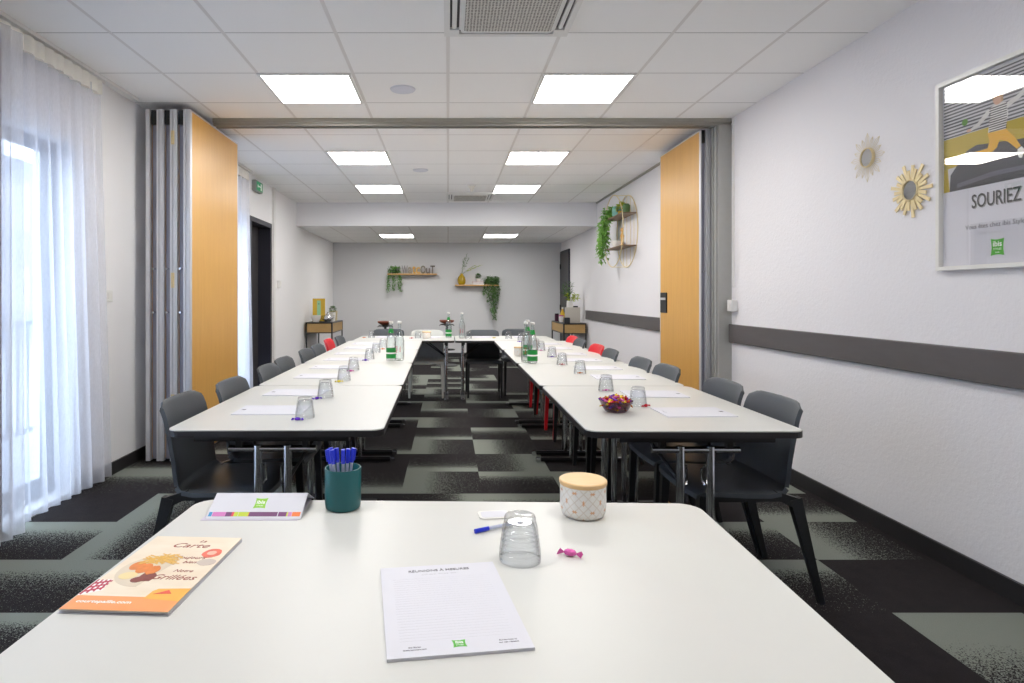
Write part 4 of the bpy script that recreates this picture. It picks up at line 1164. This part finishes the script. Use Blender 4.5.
# ------------------------------------------------------------ plants
def leaf(bm_, p, d, L, w, rr, droop=.3):
    d = Vector(d).normalized(); up = Vector((rr.uniform(-.4, .4), rr.uniform(-.4, .4), 1)); s = d.cross(up)
    if s.length < .01: s = Vector((1, 0, 0))
    s.normalize(); n = s.cross(d)
    p = Vector(p)
    pts = [p, p + d * L * .4 + s * w / 2 + n * L * .05, p + d * L - n * L * droop, p + d * L * .4 - s * w / 2 + n * L * .05]
    mid = p + d * L * .45 - n * L * .03
    v = [bm_.verts.new(q) for q in pts]; c = bm_.verts.new(mid)
    for k in range(4): bm_.faces.new((v[k], v[(k + 1) % 4], c))
def trailing(name, label, loc, strands, leafm, seed, crown=.1, ls=.035, density=.018, cat='plant', potm=None, wallside=None, potr=.055):
    rr = random.Random(seed)
    t = thing(name, label, cat, loc)
    b = nb(); st = nb()
    for k in range(int(170 * crown / .1)):
        a = rr.uniform(0, 2 * PI); rad = crown * math.sqrt(rr.random()); z = rr.uniform(-.02, .10) + .03 * (1 - rad / crown)
        y = rad * math.sin(a)
        if wallside and wallside[0] == 'y': y = min(y, wallside[1])
        x = rad * math.cos(a)
        if wallside and wallside[0] == 'x': x = min(x, wallside[1])
        leaf(b, (x, y, z + .03), (rr.uniform(-1, 1), rr.uniform(-1, .3), rr.uniform(-.4, .7)), ls * rr.uniform(.7, 1.2), ls * .62, rr)
    for (dx, dy, L, sp) in strands:
        pts = []; x, y = dx * .5, dy * .5; z = .03; n = int(L / density)
        for k in range(n):
            f = k / n
            x = dx * min(1, .5 + f * 2) + rr.uniform(-.006, .006); y = dy * min(1, .5 + f * 2) + rr.uniform(-.004, .004); z = .04 - f * L
            pts.append((x, y, z))
            for _ in range(3):
                a = rr.uniform(0, 2 * PI)
                leaf(b, (x + sp * rr.uniform(-1, 1), y + sp * rr.uniform(-.6, .3), z), (math.cos(a), math.sin(a) * .5 - .3, rr.uniform(-.8, .2)), ls * rr.uniform(.6, 1.1), ls * .6, rr)
        tube(st, pts[::3] if len(pts) > 6 else pts, .0016, 5)
    obj('foliage', b, leafm, t); obj('stem', st, M['leaf_d'], t)
    obj('pot', lathe(nb(), [(0, 0), (potr * .75, 0), (potr, .07), (potr * .9, .07), (0, .06)], 18), potm or M['plas'], t, True)
    return t
YS_ = YB - .10
# shelf boards on the back wall
s1 = finish(obj('wall_shelf', bbox(nb(), (-.49, -.17, -.026), (.49, 0, 0), .003), M['oak_h']), 'wooden wall shelf on back wall holding decorative letters', 'shelf', 'shelves on the back wall'); s1.location = (-.71, YB, 1.665)
s2_ = finish(obj('wall_shelf', bbox(nb(), (-.435, -.17, -.026), (.435, 0, 0), .003), M['oak_h']), 'wooden wall shelf on back wall holding mustard vase', 'shelf', 'shelves on the back wall'); s2_.location = (.57, YB, 1.445)
trailing('trailing_plant', 'green trailing plant over left end of letter shelf', (-1.07, YB - .09, 1.665), [(-.12, -.05, .42, .02), (-.10, -.03, .36, .02), (-.01, -.07, .38, .015), (.02, -.07, .30, .02), (.10, -.05, .36, .02), (.13, -.05, .40, .015)], M['leaf'], 2, crown=.12, ls=.045, wallside=('y', .06))
trailing('trailing_plant', 'dark green ivy hanging from right end of vase shelf', (.87, YB - .09, 1.445), [(-.14, -.05, .22, .03), (-.06, -.06, .40, .03), (.0, -.07, .58, .03), (.03, -.07, .74, .03), (.06, -.06, .60, .03), (.08, -.05, .36, .04), (.12, -.05, .25, .03)], M['leaf_d'], 6, crown=.15, ls=.065, wallside=('y', .06))
# decorative letters
lx = -.925
for ch, w_, h_, c_ in (('W', .13, .16, (140, 136, 136)), ('a', .085, .13, (150, 140, 120)), ('t', .07, .16, (212, 160, 50)), ('c', .09, .13, (214, 172, 84)), ('O', .11, .16, (112, 106, 92)), ('u', .085, .11, (110, 104, 104)), ('T', .10, .16, (84, 72, 62))):
    b = nb(); text_bm(b, ch, h_ / .72, RX(PI / 2), ext=.012, bold=.003)
    xs = [v.co.x for v in b.verts]; zs = [v.co.z for v in b.verts]; sx_ = w_ * .92 / (max(xs) - min(xs)); sz_ = h_ / (max(zs) - min(zs)); mx_ = (max(xs) + min(xs)) / 2; mz_ = min(zs)
    for v in b.verts: v.co.x = (v.co.x - mx_) * sx_; v.co.z = (v.co.z - mz_) * sz_
    o = obj('decorative_letter', b, mat('letter paint', rgb(*c_), .5, var=.15)); o.location = (lx + w_ / 2, YB - .09, 1.665); lx += w_
    finish(o, ('tall mustard lower-case letter t on left wall shelf' if ch == 't' else 'freestanding decorative %s letter %s on left wall shelf' % ('capital' if ch.isupper() else 'lower-case', ch)), 'letter', 'decorative letters on the shelf')
# mustard vase with sprigs
v1 = obj('vase', lathe(nb(), [(0, 0), (.055, 0), (.078, .04), (.082, .09), (.066, .15), (.030, .20), (.026, .225), (.020, .225), (.022, .20), (0, .16)], 28), M['mustard'], None, True)
v1.location = (.27, YB - .09, 1.445); finish(v1, 'mustard yellow bulbous vase on right wall shelf', 'vase')
def sprigs(label, loc, stems, m1, m2, seed, ls=.05):
    rr = random.Random(seed); t = thing('dried_sprigs', label, 'plant', loc)
    bs = nb(); b1 = nb(); b2 = nb()
    for i, (dx, dy, dz) in enumerate(stems):
        pts = [(dx * f ** 1.4, dy * f, dz * f) for f in (0, .25, .5, .75, 1)]
        tube(bs, pts, .0022, 5)
        tb_ = b1 if i % 2 == 0 else b2
        for k in range(16):
            f = .4 + .6 * k / 15; p = (dx * f ** 1.4, dy * f, dz * f)
            leaf(tb_, p, (dx * 2 + rr.uniform(-.4, .4), rr.uniform(-.3, .1), dz * .7 + rr.uniform(-.3, .3)), ls, ls * .25, rr, .1)
    obj('stem', bs, M['leaf_d'], t); obj('leaves', b1, m1, t); obj('leaves', b2, m2, t)
sprigs('tall green and yellow sprigs standing in mustard vase', (.27, YB - .09, 1.63), [(.10, -.02, .40), (.32, -.02, .18), (.05, -.02, .34), (.38, -.03, .20), (.14, .0, .33), (.26, -.02, .2)], M['leaf_d'], M['leaf_y'], 5)
# books & small pot on the second shelf
bk0 = None
for i, (c_, lb) in enumerate((((226, 222, 214), 'bottom pale book lying on right wall shelf'), ((200, 118, 70), 'top orange book lying on right wall shelf'))):
    t = thing('book', lb, 'book', (.60, YB - .09, 1.445 + i * .032), 0, 'books lying on the shelf')
    obj('pages', box(nb(), (-.105, -.062, .003), (.105, .062, .028)), M['paper'], t)
    b = nb(); box(b, (-.11, -.066, 0), (.11, .066, .003)); box(b, (-.11, -.066, .028), (.11, .066, .031)); box(b, (-.11, .062, .003), (.11, .066, .028)); obj('cover', b, mat('book cover', rgb(*c_), .5), t)
def pot_plant(name, label, loc, potm, leafm, pr_=.04, phh=.06, cr=.05, seed=3, n=120, ls=.03):
    t = thing(name, label, 'plant', loc)
    obj('pot', lathe(nb(), [(0, 0), (pr_ * .8, 0), (pr_, phh), (pr_ * .88, phh), (0, phh * .85)], 20), potm, t, True)
    rr = random.Random(seed); b = nb()
    for k in range(n):
        d = Vector((rr.gauss(0, 1), rr.gauss(0, 1), rr.gauss(.5, .8))).normalized()
        leaf(b, (d.x * cr * .5, d.y * cr * .5, phh + cr * .6 + d.z * cr * .5), d, ls, ls * .5, rr)
    obj('foliage', b, leafm, t); return t
pot_plant('potted_plant', 'tiny bushy plant in glass pot on shelf books', (.60, YB - .09, 1.509), M['ceramic'], M['leaf_d'], .045, .06, .07, 3, 160, .035)

# round wire shelf on the right wall
rs = thing('round_wire_shelf', 'round gold wire wall shelf with ivy on right wall', 'shelf', (XR, 7.75, 2.035))
RR = .45
def ring(x): return [(x, RR * math.cos(a), RR * math.sin(a)) for a in [2 * PI * k / 48 for k in range(48)]]
for x_ in (-.012, -.185): b = nb(); tube(b, ring(x_), .006, 6, closed=True); obj('hoop', b, M['gold'], rs, True)
b = nb()
for y_ in (-.30, -.15, 0, .15, .30):
    h_ = math.sqrt(RR ** 2 - y_ ** 2); tube(b, [(-.012, y_, -h_), (-.012, y_, h_)], .003, 5)
tube(b, [(-.012, 0, RR), (-.185, 0, RR)], .004, 5); tube(b, [(-.012, 0, -RR), (-.185, 0, -RR)], .004, 5)
obj('wire_back', b, M['gold'], rs)
for z_ in (.19, -.20):
    h_ = math.sqrt(RR ** 2 - z_ ** 2); obj('shelf_board', box(nb(), (-.185, -h_, z_ - .012), (-.010, h_, z_)), mat('walnut board', rgb(130, 104, 78), .5, var=.15), rs)
ZS1, ZS2 = 2.225, 1.835
trailing('trailing_plant', 'bright green ivy hanging from round wire shelf', (XR - .10, 8.12, ZS1), [(-.10, .05, .50, .05), (-.12, .0, .56, .05), (-.13, -.05, .40, .05), (-.10, .10, .42, .05), (-.12, -.10, .30, .04), (-.06, .14, .35, .05), (-.13, .03, .62, .03), (-.13, .07, .52, .04)], M['leaf_b'], 9, crown=.13, ls=.07, wallside=('x', .06))
v2 = obj('vase', lathe(nb(), [(0, 0), (.05, 0), (.062, .03), (.062, .12), (.05, .14), (.044, .14), (.054, .115), (0, .02)], 24), M['mint'], None, True); v2.location = (XR - .10, 7.87, ZS1); finish(v2, 'teal ceramic vase on upper board of round shelf', 'vase')
v3 = obj('vase', lathe(nb(), [(0, 0), (.04, 0), (.045, .10), (.028, .12), (.022, .12), (.036, .095), (0, .02)], 24), M['leaf_d'], None, True); v3.location = (XR - .09, 7.50, ZS1); finish(v3, 'dark green vase at right on round shelf', 'vase')
pot_plant('potted_plant', 'small yellow-green plant on upper board of round shelf', (XR - .10, 7.70, ZS1), M['mustard'], M['leaf_y'], .04, .06, .07, 12, 90, .05)
v4 = obj('figurine', lathe(nb(), [(0, 0), (.03, 0), (.03, .01), (.012, .03), (.016, .10), (.024, .13), (.016, .16), (.010, .18), (.020, .20), (.012, .23), (0, .235)], 20), M['oak'], None, True); v4.location = (XR - .10, 7.64, ZS2); finish(v4, 'turned wooden figurine on lower board of round shelf', 'figurine')
v5 = obj('bowl', lathe(nb(), [(0, 0), (.04, 0), (.07, .05), (.072, .09), (.068, .09), (.06, .05), (0, .012)], 24), M['ceramic'], None, True); v5.location = (XR - .10, 7.88, ZS2); finish(v5, 'white ceramic bowl on lower board of round shelf', 'bowl')

# ------------------------------------------------------------ consoles
def console(label, x0, x1, y0, y1, zt):
    t = thing('console_table', label, 'console table', ((x0 + x1) / 2, (y0 + y1) / 2, 0))
    hx, hy = (x1 - x0) / 2, (y1 - y0) / 2; f = .022
    obj('top', bbox(nb(), (-hx, -hy, zt - .02), (hx, hy, zt), .003), M['blackmetal'], t)
    for sx in (-1, 1):
        for sy in (-1, 1):
            b = nb(); box(b, (sx * hx - (f if sx > 0 else 0), sy * hy - (f if sy > 0 else 0), 0), (sx * hx + (f if sx < 0 else 0), sy * hy + (f if sy < 0 else 0), zt - .02)); obj('leg', b, M['blackmetal'], t)
    b = nb(); box(b, (-hx + f, -hy, zt - .175), (hx - f, -hy + f, zt - .158)); box(b, (-hx + f, hy - f, zt - .175), (hx - f, hy, zt - .158)); box(b, (-hx, -hy + f, zt - .175), (-hx + f, hy - f, zt - .158)); box(b, (hx - f, -hy + f, zt - .175), (hx, hy - f, zt - .158)); obj('rail', b, M['blackmetal'], t)
    d = obj('drawer', box(nb(), (-hx + .006, -hy + .006, zt - .158), (hx - .006, hy - .006, zt - .022)), M['oak_y'], t)
    b = nb(); 
    box(b, (-hx + f, -hy + f, .10), (hx - f, hy - f, .115)); obj('lower_shelf', b, M['blackmetal'], t)
    return t
console('wood and black metal console table against left wall', XL + .03, -1.84, 9.80, 10.76, .80)
console('wood and black metal console table against right wall', 1.86, XR - .03, 9.92, 11.05, .78)
ZA, ZB = .80, .78
# left console display
dd = thing('display_stand', 'yellow leaning display card with green stripe on left console', 'display stand', (-2.10, 10.0, ZA), .2)
LM = RX(math.radians(-10))
bx_ = nb(); box(bx_, (-.10, 0, .01), (.10, .03, .385), M4=LM); obj('card', bx_, M['ylbox'], dd)
bx_ = nb(); box(bx_, (-.03, -.004, .10), (.03, -.0005, .35), M4=LM); obj('green_stripe', bx_, mat('mint print', rgb(146, 196, 150), .5), dd)
obj('easel_back', box(nb(), (-.10, .04, 0), (.10, .13, .012)), M['blackmetal'], dd)
b = nb(); tube(b, [(0, .045, .30), (0, .13, .01)], .006, 6); obj('strut', b, M['blackmetal'], dd)
def tray(label, loc, w, d_):
    o = obj('tray', bbox(nb(), (-w / 2, -d_ / 2, 0), (w / 2, d_ / 2, .012), .003), M['ceramic']); o.location = loc; finish(o, label, 'tray')
tb_ = obj('bowl', lathe(nb(), [(0, 0), (.06, 0), (.10, .06), (.11, .11), (.104, .11), (.09, .055), (0, .01)], 24), M['ceramic'], None, True); tb_.location = (-1.98, 9.93, ZA) ; finish(tb_, 'white bowl before yellow display card on left console', 'bowl')
tb_.location = (-2.12, 9.885, ZA); tb_.scale = (.7, .7, 1)
pot_plant('potted_plant', 'small green plant in white pot on left console', (-1.93, 10.30, ZA), M['ceramic'], M['leaf_d'], .05, .15, .07, 21, 110, .04)
def teapot(label, loc, s=1.0):
    t = thing('teapot', label, 'teapot', loc)
    obj('body', lathe(nb(), [(0, 0), (.04, 0), (.062, .03), (.066, .07), (.050, .11), (.03, .125), (0, .125)], 24), M['chrome'], t, True)
    obj('lid', lathe(nb(), [(.03, .125), (.02, .138), (.006, .145), (.010, .155), (0, .165)], 20), M['chrome'], t, True)
    b = nb(); tube(b, [(.055, 0, .05), (.09, 0, .08), (.10, 0, .11)], .012, 8, .006); obj('spout', b, M['chrome'], t, True)
    b = nb(); tube(b, [(-.05, 0, .10), (-.095, 0, .095), (-.10, 0, .05), (-.06, 0, .03)], .005, 6); obj('handle', b, M['blackmetal'], t, True)
teapot('small silver teapot on left console', (-1.95, 9.98, ZA))
o = obj('cup', lathe(nb(), [(0, 0), (.025, 0), (.04, .06), (.042, .08), (.038, .08), (0, .01)], 20), M['ceramic'], None, True); o.location = (-1.90, 10.12, ZA); finish(o, 'white cup on left console beside teapot', 'cup')
o = thing('sign_card', 'cream card standing on left console', 'card', (-1.98, 10.55, ZA), -.1)
bq = nb(); box(bq, (-.06, 0, 0), (.08, .004, .17), M4=RX(-.12)); obj('card', bq, mat('cream card', rgb(222, 206, 166), .6), o); bq = nb(); box(bq, (-.05, .004, 0), (.07, .05, .003)); obj('foot', bq, mat('cream card base', rgb(222, 206, 166), .6), o)
# right console display
o = thing('display_board', 'speckled beige board standing on right console', 'board', (2.04, 10.05, ZB), 0)
bq = nb(); box(bq, (-.125, 0, 0), (.125, .018, .255), M4=RX(-.08)); obj('board', bq, M['linen'], o); bq = nb(); box(bq, (-.1, .03, 0), (.1, .07, .01)); obj('foot', bq, M['blackmetal'], o)
vv_ = thing('flower_vase', 'white vase with yellow-green leaves on right console', 'vase', (2.05, 10.35, ZB))
obj('vase_body', lathe(nb(), [(0, 0), (.05, 0), (.06, .05), (.055, .3), (.05, .36), (.044, .36), (.05, .3), (0, .05)], 24), M['ceramic'], vv_, True)
sprigs('grey-green and yellow sprigs standing in white vase on right console', (2.05, 10.35, ZB + .30), [(-.12, 0, .30), (.10, -.02, .16), (-.06, -.05, .34), (.14, .02, .12), (-.10, .04, .2), (-.05, -.04, .16), (.02, .0, .36), (.06, -.04, .14)], M['leaf_d'], M['leaf_y'], 15, .08)
o = thing('plastic_bottle', 'yellow and white bottle beside board on right console', 'bottle', (1.94, 10.42, ZB))
obj('body', lathe(nb(), [(0, 0), (.035, 0), (.038, .01), (.038, .15), (.018, .19), (.014, .22), (0, .22)], 20), M['ylbox'], o, True); obj('cap', lathe(nb(), [(.014, .22), (.016, .221), (.016, .25), (0, .25)], 16), M['white'], o, True)
for i, (x_, y_, c_, lb) in enumerate(((1.905, 10.35, 'pink', 'pink lidded white cup on right console'), (1.90, 10.75, 'drape', 'plum box on far end of right console'))):
    o = thing('cup' if i == 0 else 'small_box', lb, 'cup' if i == 0 else 'box', (x_, y_, ZB))
    if i == 0:
        obj('body', lathe(nb(), [(0, 0), (.028, 0), (.038, .10), (0, .10)], 20), M['ceramic'], o, True); obj('lid', lathe(nb(), [(0, .10), (.04, .10), (.04, .115), (0, .12)], 20), M['pink'], o, True)
    else:
        obj('carton', bbox(nb(), (-.03, -.03, 0), (.03, .03, .12), .003), M['drape'], o); obj('carton_lid', bbox(nb(), (-.031, -.031, .12), (.031, .031, .135), .003), M['plas_black'], o)
o = finish(obj('storage_box', bbox(nb(), (-.045, -.05, 0), (.045, .05, .09), .004), M['plas_black']), 'small black box left of board on right console', 'box'); o.location = (1.93, 10.0, ZB)
tv = thing('monitor', 'small black screen on right console near bumper rail', 'screen', (2.16, 10.55, ZB), .0)
obj('screen_panel', bbox(nb(), (-.07, 0, .04), (.07, .025, .27), .004), M['plas_black'], tv); obj('stand', bbox(nb(), (-.05, -.04, 0), (.05, .06, .012), .003), M['plas_black'], tv); obj('neck', box(nb(), (-.012, .005, .012), (.012, .02, .05)), M['plas_black'], tv)
